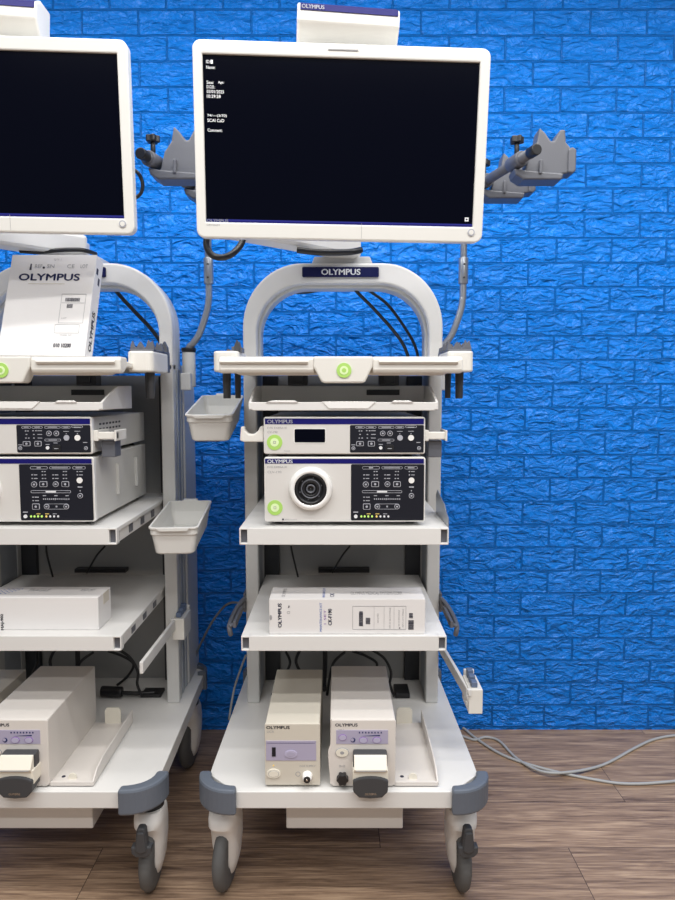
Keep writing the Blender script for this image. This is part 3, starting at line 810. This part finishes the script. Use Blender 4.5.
        for i in range(14): dots([(258+i*14.6, 592)], 7, 15 if i == 6 else 10)
        dots([(118, 690)], 36, 8); dots([(535, 502)], 36, 8); dots([(535, 530)], 8, 8)
        q = Z(353, 648); ring_rect(w_, q[0], q[1], 190*k, 42*k, 20*k, 2.4*k, yy, YF-.001); dots([(353, 648)], 12, 12)
        button(193, 482, 22); button(263, 480, 0, rect=(58, 42)); button(355, 480, 21); button(427, 480, 0, rect=(56, 42))
        button(535, 452, 22, 'white_gloss', None); button(535, 567, 20, 'print_silver', 'panel_black'); button(200, 648, 0, rect=(56, 46)); button(280, 648, 20); button(427, 648, 20)
        button(118, 722, 14, 'print_white', None)
        for i, X in enumerate((160, 185, 212, 240, 274, 303, 332, 362)):
            q = Z(X, 722); l = MB().use('led_green' if i < 4 else ('led_amber' if i < 5 else 'print_white')).prism(ell(q[0], q[1], 7.5*k, 9*k, 10), YF-.0022, YF-.001); up('indicator_light', l, pn, 0)
        w_.use('led_amber'); dots([(215, 703), (280, 703)], 30, 4); w_.use('print_silver'); dots([(338, 703)], 30, 4)
        # the round socket
        q = F(310.8, 488.6); kk = PX
        s = MB().use('white_gloss'); s.lathe(q, [(16.0*kk, YF-.013), (17.5*kk, YF-.016), (20.5*kk, YF-.013), (22.0*kk, YF-.003), (22.2*kk, YF+.001)], 'y', 48)
        so = up('scope_socket', s, None, 0, 'white ringed round socket')
        s = MB().use('silver'); s.lathe(q, [(15.0*kk, YF-.004), (16.0*kk, YF-.0132), (17.3*kk, YF-.0145)], 'y', 48); up('socket_ring', s, so, 0, 'polished metal ring')
        s = MB().use('black_plastic'); s.lathe(q, [(.3*kk, YF-.001), (6*kk, YF-.001), (6*kk, YF-.006), (7.5*kk, YF-.006), (9.5*kk, YF-.004), (9.5*kk, YF-.001), (12.5*kk, YF-.002), (13*kk, YF-.010), (15.4*kk, YF-.012), (15.6*kk, YF-.004)], 'y', 48)
        s.use('bracket_grey'); s.lathe(q, [(8.4*kk, YF-.0045), (8.8*kk, YF-.0085), (9.6*kk, YF-.0085), (9.9*kk, YF-.0045)], 'y', 48); s.lathe(q, [(3.0*kk, YF-.002), (3.2*kk, YF-.008), (4.4*kk, YF-.008), (4.6*kk, YF-.002)], 'y', 32)
        for i in range(6):
            a_ = 2*PI*i/6+.3; s.cyl((q[0]+11.2*kk*math.cos(a_), q[1]+11.2*kk*math.sin(a_)), .7*kk, YF-.006, YF-.002, 'y', 8)
        up('socket_core', s, so, 0)
        for fx in (x0+.03, x1-.03):
            for fy in (1.62, 1.98):
                s = MB().use('black_plastic').cyl((fx, fy), .011, .909, z0+.003, 'z'); up('foot', s, None, 0)
    up('panel_lettering', w_, pn, 0)
    return t
proc = make_unit('proc'); lsrc = make_unit('light')
# rest the processor on the light source: same gap as its feet
pz0 = F(425, 454.2)[1]; lz1 = F(264, 457)[1]
s = MB().use('black_plastic')
org = Vector(proc.location)
for fx in (proc.location.x-.15, proc.location.x+.15):
    for fy in (1.63, 1.97):
        f_ = MB().use('black_plastic').cyl((fx, fy), .012, lz1-.002, pz0+.003, 'z'); obj('foot', f_, proc, 0, org)
repeat(proc, DX-.011, 'slim silver processor on the left cart with its vented right side showing')
repeat(lsrc, DX-.011, 'tall silver light source on the left cart, below the slim vented unit')

# ================================================================== cartons lying on the lower shelves
def carton(lab, x0, x1, y0, y1, z0, z1, nm='carton'):
    org = Vector(((x0+x1)/2, (y0+y1)/2, z0)); t = thing(nm, lab, 'box', org)
    b = MB().use('carton_white').box(x0, x1, y0, y1, z0, z1); bd = obj('box_body', b, t, .0012, org)
    return t, bd, org
yc0 = 1.572
a = W(269, 599, yc0); c = W(425, 637, yc0); zt = a.z
ybk = yc0+.10
t, bd, org = carton('white printed carton lying on the lower shelf of the middle cart', a.x, c.x, yc0, ybk, .6515, zt)
K = PX; s = MB(); y_ = yc0-.0006
Q = lambda px, py: (W(px, py, yc0).x, W(px, py, yc0).z)
s.use('ink_navy'); q = Q(279.8, 615.3); text(s, 'OLYMPUS', q[0], q[1], 25*K, 3.6*K, y_, bold=.015, rot=PI/2)
q = Q(330, 617); text(s, 'CK-F190', q[0], q[1], 17*K, 3.6*K, y_, bold=.02, rot=PI/2)
s.use('ink_blue'); q = Q(320.8, 617); text(s, 'MAINTENANCE KIT', q[0], q[1], 30*K, 2.4*K, y_, rot=PI/2)
s.use('ink_purple'); q = Q(325, 617); text(s, '1 SET', q[0], q[1], 15*K, 2.2*K, y_, rot=PI/2)
s.use('ink_grey')
a1, b1 = Q(352.5, 606), Q(406, 629.5); ring_rect(s, (a1[0]+b1[0])/2, (a1[1]+b1[1])/2, b1[0]-a1[0], a1[1]-b1[1], .001, .0008, y_, yc0)
for px in (374, 384, 394): p = Q(px, 606); p2 = Q(px, 629.5); s.box(p[0], p[0]+.0005, y_, yc0, p2[1], p[1])
def barcode_v(mb, px, py0, py1, w, D=None):
    """barcode whose bars lie horizontally"""
    p, q = Q(px, py0), Q(px, py1); z = q[1]
    while z < p[1]-.0006:
        h = random.choice((.0005, .0009, .0013)); mb.box(p[0]-w/2, p[0]+w/2, y_, yc0, z, z+h); z += h + random.choice((.0005, .0008))
s.use('ink'); barcode_v(s, 361, 611, 626, 4*K); barcode_v(s, 368, 617.5, 624, 4.5*K); barcode_v(s, 411, 613, 618, 3.8*K); barcode_v(s, 411, 620, 629.5, 5.5*K)
p = Q(399.6, 628); s.prism(ell(p[0], p[1], .0016, .0016, 10), y_, yc0)
s.use('ink_grey')
for px, h in ((378, 8), (390, 18), (399, 14), (403, 16)):
    q = Q(px, 618); text(s, 'REF 07 2019 STERILE', q[0], q[1], h*K*1.2, 1.3*K, y_, rot=PI/2)
s.use('ink'); q = Q(288.8, 606.5); s.prism([(q[0]-.002, q[1]-.003), (q[0]+.002, q[1]-.002), (q[0]+.0005, q[1]+.004)], y_, yc0)
s.use('ink_grey'); q = Q(288.5, 612.5); ring_rect(s, q[0], q[1], .007, .006, .002, .0007, y_, yc0)
q = Q(270.8, 617.5); s.prism(ell(q[0], q[1], .003, .006, 14), y_, yc0)
obj('front_print', s, bd, 0, org, 'navy and blue printing with address label')
s = MB().use('ink_grey'); zt_ = zt+.0006
text(s, 'OLYMPUS MEDICAL SYSTEMS CORP.', a.x+.255, yc0+.045, .125, .026, zt_, axis='z')
text(s, 'OLYMPUS', a.x+.032, yc0+.05, .070, .008, zt_, axis='z', rot=PI/2)
s.use('ink_blue'); text(s, 'MAINTENANCE KIT', a.x+.128, yc0+.05, .080, .006, zt_, axis='z', rot=PI/2)
s.use('ink_navy'); text(s, 'CK', a.x+.148, yc0+.03, .03, .010, zt_, axis='z', rot=PI/2)
obj('top_print', s, bd, 0, org)
# the left cart's carton
yl = 1.600; a = W(98, 597.5, yl)
t, bd, org = carton('plain white carton lying on the lower shelf of the left cart', a.x-.374, a.x, yl, yl+.090, .6515, a.z)
s = MB().use('ink'); p = W(2.6, 622, yl); text(s, 'MAJ-902', p.x, p.z, 17*K, 3.6*K, yl-.0006, bold=.02, rot=PI/2); obj('front_print', s, bd, 0, org, 'black model number')
s = MB().use('ink_blue')
for i in range(4): text(s, 'lilili', a.x-.26+.012*i, yl+.05, .05, .004, a.z+.0006, axis='z', rot=PI/3)
obj('top_print', s, bd, 0, org); s = MB()
s.use('ink_grey'); text(s, 'FRAGILE', a.x-.165, yl+.06, .05, .02, a.z+.0006, axis='z'); text(s, 'KEEP DRY', a.x-.045, yl+.06, .035, .02, a.z+.0006, axis='z')
obj('top_print', s, bd, 0, org)
s = MB().use('beige').box(a.x, a.x+.0007, yl+.035, yl+.075, a.z-.028, a.z-.001); obj('tape_strip', s, bd, 0, org, 'yellowish tape on the end')

# standing carton on the left top shelf, leaning back
FITC = (-0.7018, 1.4330, 0.2218, 0.2760, 0, 0, 0)   # x, z, w, h and angles, filled below
cx_, cz_, w_c, h_c, ya, pa, ra = -.6926, 1.4285, .2115, .2607, -3.6, -18.0, .8
t = thing('carton', 'white carton with large navy lettering leaning upright on the top shelf of the left cart', 'box', (cx_, 1.66, cz_), Euler((math.radians(pa), math.radians(ra), math.radians(ya)), 'XYZ'))
STAND = t
b = MB().use('carton_white').box(-w_c/2, w_c/2, 0, .042, -h_c/2, h_c/2); bd = obj('box_body', b, t, .0012)
s = MB().use('ink_navy'); text(s, 'OLYMPUS', -.005, .071, .150, .0175, -.0006, bold=.006)
s.use('beige').box(-.055, .035, -.0005, 0, .053, .0545)
s.use('ink_grey')
for i, (tx, x) in enumerate((('REF', -.035), ('SN', -.005), ('CE', .045), ('LOT', .078))): text(s, tx, x, .100, .018, .010, -.0006)
text(s, 'QTY 1', .01, .117, .018, .006, -.0006)
s.use('ink').prism([(-.057, .090), (-.052, .090), (-.053, .106), (-.056, .106)], -.0006, 0).prism(ell(-.022, .096, .003, .003), -.0006, 0)
s.use('ink_grey'); ring_rect(s, .062, -.010, .060, .075, .001, .0008, -.0006, 0); ring_rect(s, .055, -.062, .060, .022, .001, .0008, -.0006, 0); s.box(.034, .090, -.0006, 0, .004, .0046)
s.use('ink'); x = .042
while x < .078: w1 = random.choice((.0006, .001, .0015)); s.box(x, x+w1, -.0007, 0, .008, .017); x += w1+random.choice((.0006, .001))
x = .048
while x < .062: w1 = random.choice((.0006, .001)); s.box(x, x+w1, -.0007, 0, -.009, .001); x += w1+.0009
text(s, '010 10200', .049, -.104, .042, .010, -.0007, bold=.01)
s.use('ink_grey'); text(s, 'MODEL NO.', .055, -.078, .03, .004, -.0006); text(s, 'LOT', .045, -.035, .012, .004, -.0006)
obj('front_print', s, bd, 0, label='navy lettering and grey label')
s = MB().use('ink'); text(s, 'OLYMPUS', .021, -.060, .10, .015, w_c/2+.0006, bold=.006, axis='x', rot=PI/2)
s.box(w_c/2, w_c/2+.0006, .008, .018, .085, .100).box(w_c/2, w_c/2+.0006, .022, .030, .062, .080)
obj('side_print', s, bd, 0)

# ================================================================== devices on the base
YD = 1.518
G = lambda px, py: (W(px, py, YD).x, W(px, py, YD).z)
KD = YD/FPX/.953
def co2_unit():
    x0, z1 = G(264.6, 724); x1, _ = G(320.2, 780); z0 = .3075
    org = Vector(((x0+x1)/2, 1.67, z0))
    t = thing('gas_regulation_unit', 'narrow beige box device without a pump head, on the middle cart base', 'medical device', org)
    up = lambda n, mb, p=None, bv=.0008, l=None: obj(n, mb, p or t, bv, org, l)
    up('housing', MB().use('beige').box(x0+.001, x1-.001, YD+.006, 1.830, z0+.004, z1).box(x0+.004, x1-.004, YD+.012, 1.82, z0-.002, z0+.005), None, .002)
    fp = up('front_panel', MB().use('beige').prism(rrect((x0+x1)/2, (z0+z1)/2+.002, x1-x0, z1-z0-.003, .003), YD, YD+.007), None, .0015)
    s = MB().use('ink'); q = G(278, 727.4); text(s, 'OLYMPUS', q[0], q[1], 23*KD, 3.0*KD, YD-.0005, bold=.008)
    s.use('ink_grey'); q = G(270.5, 731.6); text(s, 'UCR', q[0], q[1], 7*KD, 2.4*KD, YD-.0005); q = G(307.5, 766); text(s, 'CO2 SUPPLY', q[0], q[1], 16*KD, 1.8*KD, YD-.0005)
    q = G(298, 774); ring_rect(s, q[0], q[1], 5*KD, 5*KD, 2.5*KD, .5*KD, YD-.0005, YD); s.use('led_amber'); q = G(273.5, 765.5); s.prism(ell(q[0], q[1], .0018, .0018, 8), YD-.0008, YD)
    up('lettering', s, fp, 0)
    a, c = G(266, 740.7), G(316.2, 760.3)
    s = MB().use('lilac').box(a[0], c[0], YD-.0012, YD, c[1], a[1]); s.use('ink_navy').box(a[0]+.002, c[0]-.002, YD-.0016, YD-.001, a[1]-.0055, a[1]-.0047)
    pn = up('control_panel', s, fp, 0, 'lilac control panel')
    a, c = G(272, 747), G(275.8, 756); up('level_window', MB().use('panel_black').box(a[0], c[0], YD-.0022, YD-.001, c[1], a[1]), fp, 0)
    q = G(291, 753.6); up('button', MB().use('lilac_button').prism(ell(q[0], q[1], 6.2*KD, 3.8*KD), YD-.003, YD-.001).use('lilac').prism(ell(q[0], q[1], 4.4*KD, 2.4*KD), YD-.0034, YD-.0028), fp, 0)
    q = G(273.7, 773.2); up('power_switch', MB().use('pump_cream').prism(ell(q[0], q[1], 7*KD, 4.7*KD), YD-.003, YD).use('ink_grey').prism(ell(q[0], q[1], 5.4*KD, 3.4*KD), YD-.0034, YD-.0029).use('pump_cream').prism(ell(q[0], q[1], 5*KD, 3.1*KD), YD-.0040, YD-.003), fp, 0)
    q = G(307.3, 775.8)
    s = MB().use('white_gloss'); s.lathe(q, [(2.2*KD, YD-.016), (3.8*KD, YD-.016), (4.6*KD, YD-.010), (5.4*KD, YD+.001)], 'y', 28); s.use('black_plastic').cyl(q, 3.4*KD, YD-.004, YD-.0175, 'y', 20); s.use('silver').cyl(q, .9*KD, YD-.017, YD-.019, 'y', 12)
    up('outlet', s, fp, 0, 'white outlet with black centre')
    return t
co2 = co2_unit()
def pump():
    x0, z1 = G(329.8, 720); x1, _ = G(395.6, 780); z0 = .3075
    org = Vector(((x0+x1)/2, 1.67, z0))
    t = thing('flushing_pump', 'off-white pump device with lilac panel and grey pump head, on the middle cart base', 'medical device', org)
    up = lambda n, mb, p=None, bv=.0008, l=None: obj(n, mb, p or t, bv, org, l)
    up('housing', MB().use('pump_white').box(x0+.001, x1-.001, YD+.006, 1.832, z0+.003, z1).box(x0+.006, x1-.006, YD+.012, 1.82, z0-.002, z0+.004), None, .003)
    fp = up('front_panel', MB().use('pump_white').prism([(x0+.004, z1), (x1-.002, z1), (x1, z1-.004), (x1-.001, z0+.006), (x1-.008, z0+.001), (x0+.008, z0+.001), (x0+.001, z0+.006), (x0-.004, z0+.07), (x0-.004, z0+.085), (x0+.001, z0+.10)], YD, YD+.008), None, .0015)
    s = MB().use('ink'); q = G(346.4, 724.9); text(s, 'OLYMPUS', q[0], q[1], 22*KD, 3.0*KD, YD-.0005, bold=.008)
    s.use('ink_grey'); q = G(341, 730); text(s, 'OFP-2', q[0], q[1], 6*KD, 2*KD, YD-.0005); q = G(342, 766); text(s, 'o-o', q[0], q[1], 6*KD, 2.5*KD, YD-.0005)
    up('lettering', s, fp, 0)
    a, c = G(336.2, 730), G(388, 743.6)
    s = MB().use('lilac').box(a[0], c[0], YD-.0012, YD, c[1], a[1]); s.use('ink_navy')
    for i in range(8): q = G(359.5+i*3.1, 732.3); s.box(q[0]-.6*KD, q[0]+.6*KD, YD-.0018, YD-.001, q[1]-.8*KD, q[1]+.8*KD)
    a, c = G(362, 734.6), G(380, 735.7); s.prism([(a[0], c[1]), (c[0], c[1]), (c[0], a[1])], YD-.0018, YD-.001); q = G(353, 739.8); s.prism(ell(q[0], q[1], 2.4*KD, 2.4*KD), YD-.0018, YD-.001); s.use('lilac').prism(ell(q[0]-.6*KD, q[1]+.4*KD, 1.6*KD, 1.6*KD), YD-.0022, YD-.0016)
    up('control_panel', s, fp, 0, 'lilac control panel')
    for (px, py, rx, ry) in ((342.6, 737.2, 4.0, 3.3), (363.3, 739.8, 4.3, 3.3), (376.8, 739.8, 4.3, 3.3)):
        q = G(px, py); up('button', MB().use('ink_purple').prism(ell(q[0], q[1], rx*KD, ry*KD), YD-.0022, YD-.001).use('lilac_button').prism(ell(q[0], q[1], (rx-.5)*KD, (ry-.5)*KD), YD-.003, YD-.001), fp, 0)
    q = G(342.1, 752.2); up('power_switch', MB().use('ink_grey').prism(ell(q[0], q[1], 6.8*KD, 4.8*KD), YD-.002, YD).use('pump_cream').prism(ell(q[0], q[1], 6.3*KD, 4.3*KD), YD-.003, YD).use('ink_grey').prism(ell(q[0], q[1], 2*KD, 1.6*KD), YD-.0034, YD-.0029), fp, 0)
    q = G(342.4, 777); pts = [(q[0]+(5.3+.6*math.cos(6*2*PI*i/36))*KD*math.cos(2*PI*i/36), q[1]+(5.3+.6*math.cos(6*2*PI*i/36))*KD*math.sin(2*PI*i/36)) for i in range(36)]
    up('dial_knob', MB().use('black_plastic').prism(pts, YD-.016, YD+.001), fp, .001, 'black knob')
    # pump head in front
    YH = 1.482; Hh = lambda px, py: (W(px, py, YH).x, W(px, py, YH).z)
    hx0, hz1 = Hh(352.8, 749.5); hx1, hz0 = Hh(388, 798.3)
    s = MB().use('dark_grey').box(hx0+.001, hx1-.001, 1.4925, YD+.001, hz0+.020, .3993)
    hd = up('pump_head', s, None, .004, 'cream and dark grey roller pump head')
    cz = lambda py: Hh(370, py)[1]
    s = MB().use('pump_cream').prism([(1.4925, .3990), (1.488, .3985), (YH-.010, cz(768)), (YH-.004, cz(772)), (YH-.004, cz(778)), (1.4925, cz(778))], hx0+.003, hx1-.003, 'x')
    s.use('ink_grey').box(hx0+.006, hx1-.006, YH-.0110, YH-.006, cz(769.2), cz(768.4)); up('lever', s, hd, .0015, 'cream lever')
    s = MB().use('pump_cream').prism([(hx0, cz(770)), (hx1, cz(770)), (hx1+.001, cz(784)), (hx0-.001, cz(784))], YH-.002, YH+.04)
    up('head_body', s, hd, .002)
    mid = (hx0+hx1)/2; hw = (hx1-hx0)/2
    arc = [(mid + hw*1.0*math.cos(a_), cz(780)+ .012*math.sin(a_)) for a_ in [PI*k/10 for k in range(11)]]
    s = MB().use('dark_grey').prism(arc + [(hx0+.001, cz(790)), (hx0+.014, cz(795.5)), (mid, cz(796.5)), (hx1-.014, cz(795.5)), (hx1-.001, cz(790))], YH-.010, YH+.018); cv = up('cover', s, hd, .003, 'dark grey cover')
    s = MB().use('silver'); text(s, 'OLYMPUS', mid, cz(791.5), 11*KD, 2.2*KD, YH-.0108, bold=.008); up('lettering', s, hd, 0)
    # side tray
    tx0, tx1 = x1, .2340; zb = .3075
    s = MB().use('pump_white').box(tx0-.004, tx1, YD+.004, 1.82, zb, zb+.004).box(tx0, tx1, YD+.002, YD+.008, zb, zb+.010)
    s.prism([(YD+.004, zb), (YD+.004, zb+.010), (YD+.03, zb+.026), (YD+.07, zb+.034), (1.83, zb+.036), (1.83, zb)], tx1-.003, tx1+.001, 'x')
    tr = up('side_tray', s, None, .0012, 'shallow tray along the right side')
    s = MB().use('pump_cream').prism([(.162, zb), (.162, zb+.040), (.168, zb+.048), (.200, zb+.048), (.206, zb+.040), (.206, zb)], 1.815, 1.820); up('stop_tab', s, tr, .001)
    q = (tx0+.043, YD+.030); s = MB().use('pump_cream').cyl((tx0+.043, zb+.008), .010, YD+.024, YD+.028, 'y', 20); up('finger_tab', s, tr, .0005)
    s = MB().use('ink').cyl((tx0+.018, YD+.035), .0045, zb+.0035, zb+.0048, 'z', 16); up('drain_hole', s, tr, 0)
    return t
pmp = pump()
repeat(pmp, DX-.047, 'off-white pump device with grey head at the lower left, on the left cart base')
repeat(co2, DX-.062, 'narrow beige box device on the left cart base, mostly outside the left picture edge')

# ================================================================== hanging bins
def bin_(lab, loc, rot):
    t = thing('storage_bin', lab, 'bin', loc, rot, None)
    L_, w_, h_ = .30, .118, .072
    b = MB().use('bin_white')
    n = 6
    def R(w, l, z, r=.014): return [Vector((p[0], p[1], z)) for p in rrect(0, 0, w, l, r, n)]
    b2 = MB().use('bin_white')
    rings = [R(w_-.030, L_-.03, -h_), R(w_-.022, L_-.020, -h_+.004), R(w_-.008, L_-.008, -.022), R(w_-.002, L_-.002, -.020), R(w_-.002, L_-.002, -.006), R(w_+.004, L_+.004, -.005), R(w_+.004, L_+.004, 0), R(w_-.006, L_-.006, 0), R(w_-.012, L_-.012, -.03), R(w_-.030, L_-.034, -h_+.006)]
    nn = len(rings[0]); vs = [p for r in rings for p in r]; fs = []
    for i in range(len(rings)-1):
        for k in range(nn): j = (k+1) % nn; fs.append((i*nn+k, i*nn+j, i*nn+nn+j, i*nn+nn+k))
    b.add(vs, fs, False); b0 = len(b.v)-len(vs)
    b.f += [[b0+k for k in range(nn)][::-1], [b0+len(vs)-nn+k for k in range(nn)]]; b.m += [0, 0]; b.sm += [False]*2
    bd = obj('bin_body', b, t, .0015)
    s = MB().use('bin_white').prism([(-.042, .0), (.042, .0), (.034, -.009), (-.034, -.009)], -L_/2-.007, -L_/2+.001); obj('label_lip', s, t, .001)
    s = MB().use('bin_white').box(-.02, .02, L_/2-.002, L_/2+.012, -.03, .004) ; obj('hanger', s, t, .002)
    return t
lo = bin_('lower grey-white plastic bin on the outer side of the left cart', (-.412, 1.800, .900), Euler((math.radians(3.5), 0, math.radians(4)), 'XYZ'))
hi = bin_('upper grey-white plastic bin hanging left of the middle cart, above the other bin', (-.3300, 1.870, 1.187), Euler((math.radians(9.0), 0, math.radians(2.5)), 'XYZ'))

# ================================================================== cables
def cable(name, lab, pts, r, m, cat='cable', group=None):
    b = MB().use(m).tube(pts, r, n=8, sub=6); return tag(obj(name, b), lab, cat, group)
def fl_(px, py):
    v = (450-py)/FPX; D = -(EYE-.005)/((-st+v*ct)/(ct+v*st)); p = W(px, py, D); return Vector((p.x, p.y, .005))
Z2 = lambda l: [fl_(440+x/2.872, 640+y/2.872) for x, y in l]
p1 = Z2([(20, 236), (65, 252), (100, 280), (180, 330), (300, 370), (450, 402), (550, 413), (690, 404), (900, 380)])
p2 = Z2([(30, 262), (95, 286), (130, 279), (170, 290), (220, 340), (290, 384), (370, 387), (470, 358), (560, 310), (620, 284), (700, 272), (900, 262)])
cable('power_cable', 'grey cable running lowest across the floor to the right picture edge', p1, .0045, 'cable_grey')
for i, p in enumerate(p2): p.z = .005
for i in (5, 6): p2[i].z = .0135
cable('power_cable', 'grey cable curling on the floor and rising towards the wall at the right edge', p2, .0045, 'cable_grey')
cable('cable', 'thin grey cable bowing from the hook of the middle cart down behind the left cart', [W(243, 606, 1.99), W(236, 602.5, 2.05), W(226, 605, 2.10), W(214, 619, 2.14), W(204, 637, 2.17), W(196, 656, 2.20), W(190, 690, 2.26)], .0035, 'cable_thin')
cable('cable', 'thin grey cable hanging straight beside the lower left column of the middle cart', [W(246, 655, 1.90), W(241, 668, 1.90), W(235, 686, 1.90), W(231.5, 703, 1.88), W(229, 720, 1.87)], .0030, 'cable_thin')
cable('cable', 'upper black cable slanting through the arch of the middle cart', [W(353, 286, 2.03), W(358, 293, 2.04), W(373, 308, 2.06), (W(392, 329, 2.07)), W(404, 346, 2.07), W(411, 366, 2.07)], .0050, 'black_plastic')
cable('cable', 'lower black cable slanting through the arch of the middle cart', [W(361, 286, 2.05), W(371, 292, 2.09), W(388, 305, 2.095), W(405, 328, 2.10), W(415, 346, 2.10), W(420, 366, 2.10)], .0045, 'black_plastic')
cable('cable', 'black cable loop sagging below the top of the middle arch', [W(276, 286, 2.075), W(284, 291, 2.09), W(300, 293, 2.10), W(316, 291, 2.10), W(328, 286, 2.08)], .0038, 'black_plastic')
cable('cable', 'thick black cable loop under the lower left corner of the middle monitor', [W(207, 236, 1.66), W(206.5, 246, 1.66), W(212, 255, 1.66), W(222, 257.5, 1.66), W(232, 254, 1.67), W(240, 246, 1.69), W(243, 240, 1.70)], .0078, 'black_plastic')
cable('cable', 'black cables bunched on the pivot of the middle monitor arm', [W(297, 250, 1.84), W(315, 252, 1.84), W(332, 252.5, 1.84), W(350, 252, 1.84), W(361, 250, 1.86)], .0085, 'black_plastic')
cable('cable', 'black cable slanting behind the left arch below the standing carton', [W(112, 286, 2.08), W(122, 298, 2.09), W(136, 313, 2.10), W(152, 330, 2.11), W(166, 350, 2.12)], .006, 'black_plastic')
cable('cable', 'black cable loop at the right edge of the left monitor', [W(130, 168, 1.72), W(138, 173, 1.72), W(142.5, 183, 1.72), W(141, 193, 1.72), W(134, 199, 1.72)], .0045, 'black_plastic')
cable('cable', 'black cable lying over the monitor arm behind the standing carton', [W(20, 251, 1.90), W(40, 252, 1.90), W(60, 250, 1.90), W(82, 250, 1.92), W(96, 254, 1.96)], .006, 'black_plastic')
# cables in the open bays
def bay(dx, where, seed):
    rnd = random.Random(seed)
    sh = lambda px, py, D: W(px, py, D) + Vector((dx, 0, 0))
    sets = [
        ([(286, 652, 2.02), (290, 664, 1.98), (281, 680, 1.99), (272, 700, 1.99)], .0042),
        ([(300, 650, 2.05), (296, 662, 2.04), (304, 676, 2.02), (316, 684, 2.02), (325, 698, 2.02)], .0046),
        ([(325, 648, 2.03), (325, 664, 2.03), (324, 684, 2.03), (325, 700, 2.02)], .0075),
        ([(345, 652, 2.0), (334, 662, 1.98), (330, 676, 1.98), (327, 700, 1.99)], .0042),
        ([(352, 651, 2.06), (366, 656, 2.06), (377, 664, 2.06), (371, 676, 2.06), (360, 690, 2.06)], .0042),
        ([(372, 650, 1.99), (384, 658, 1.98), (391, 672, 1.98), (390, 684, 1.98), (394, 696, 1.98)], .0042),
    ]
    names = ('leftmost looped', 'second looped', 'thick straight', 'inward slanting', 'high arching', 'rightmost curving')
    for (pts, r), nm_ in zip(sets, names):
        P = [sh(*p) for p in pts]
        for p in P: p.z = max(p.z, .312)
        cable('cable', f'{nm_} black cable in the bottom bay of the {where} cart, below the lower shelf', P, r, 'black_plastic', group=None)
    cable('cable', f'left thin black cable hanging in the bay above the carton of the {where} cart', [sh(291, 546, 2.08), sh(293, 556, 2.07), sh(298, 577, 2.07)], .003, 'black_plastic')
    cable('cable', f'right thin black cable slanting in the bay above the carton of the {where} cart', [sh(350, 546, 2.08), sh(342, 556, 2.07), sh(332, 573, 2.07)], .003, 'black_plastic')
bay(0, 'middle', 1); bay(DX, 'left', 2)
# black connectors lying on the base shelves
b = MB().use('black_plastic'); p = W(401, 691, 2.03)
b.box(p.x-.022, p.x+.022, 1.98, 2.05, .306, .322); tag(obj('power_connector', b, None, .003), 'small flat black connector right of the pump on the middle cart base', 'connector')
t = thing('power_connector', 'black cable coupling lying at the back of the left cart base', 'connector', (-.62, 2.0, .306))
org = Vector((-.62, 2.0, .306)); 
b = MB().use('black_plastic').tube([(-.71, 1.99, .324), (-.70, 1.99, .324), (-.655, 1.985, .324), (-.645, 1.985, .324)], .016, n=14, sub=1); obj('plug_body', b, t, .003, org)
b = MB().use('black_plastic').tube([(-.650, 1.985, .322), (-.62, 1.985, .320), (-.59, 1.99, .318), (-.55, 2.0, .316)], .006, n=10); obj('plug_tail', b, t, 0, org)
b = MB().use('black_plastic').box(-.590, -.530, 1.985, 2.035, .306, .316); obj('plug_plate', b, t, .002, org)

for o in list(bpy.data.objects):
    if o.parent is None and 'category' in o.keys():
        n = o.name.split('.')[0]
        g = {'endoscopy_cart': 'endoscopy equipment carts', 'monitor': 'monitors above the carts', 'wireless_receiver': 'receiver boxes on the monitors', 'video_processor': 'video processors on the carts',
             'light_source': 'light sources on the carts', 'flushing_pump': 'pumps on the cart bases', 'gas_regulation_unit': 'beige units on the cart bases', 'storage_bin': 'hanging plastic bins',
             'carton': 'white cartons on the carts', 'power_cable': 'grey cables on the floor', 'power_connector': 'black connectors on the cart bases'}.get(n)
        if n == 'cable': g = 'black and grey cables of the carts'
        if g: o['group'] = g
# ================================================================== light and camera
def strip_light(y, power, x=0.1, L_=3.4, w=.12, z=2.78, col=(1, .985, .965)):
    l = bpy.data.lights.new('ceiling_strip', 'AREA'); l.shape = 'RECTANGLE'; l.size = L_; l.size_y = w; l.energy = power; l.color = col
    o = bpy.data.objects.new('ceiling_strip', l); C.objects.link(o); o.location = (x, y, z)
    o['kind'] = 'structure'
    return o
strip_light(1.45, 38); strip_light(.63, 42); strip_light(-.06, 40); strip_light(-1.32, 56)  # first strip, nearest the wall, is an added lamp brightening the wall top
wd = bpy.data.worlds.new('room_light'); bpy.context.scene.world = wd; wd.use_nodes = True
wd.node_tree.nodes['Background'].inputs[0].default_value = (.95, .97, 1, 1); wd.node_tree.nodes['Background'].inputs[1].default_value = .26

cam = bpy.data.cameras.new('camera'); cam.sensor_fit = 'VERTICAL'; cam.sensor_height = 24; cam.lens = 24*FPX/900
co = bpy.data.objects.new('camera', cam); C.objects.link(co); co.location = (0, 0, EYE); co.rotation_euler = (PI/2-TH, 0, 0)
cam.clip_start = .05
sc_ = bpy.context.scene; sc_.camera = co
sc_.view_settings.view_transform = 'Standard'; sc_.view_settings.look = 'None'; sc_.view_settings.exposure = 0.0; sc_.view_settings.gamma = 1.0
sc_.view_settings.use_curve_mapping = False
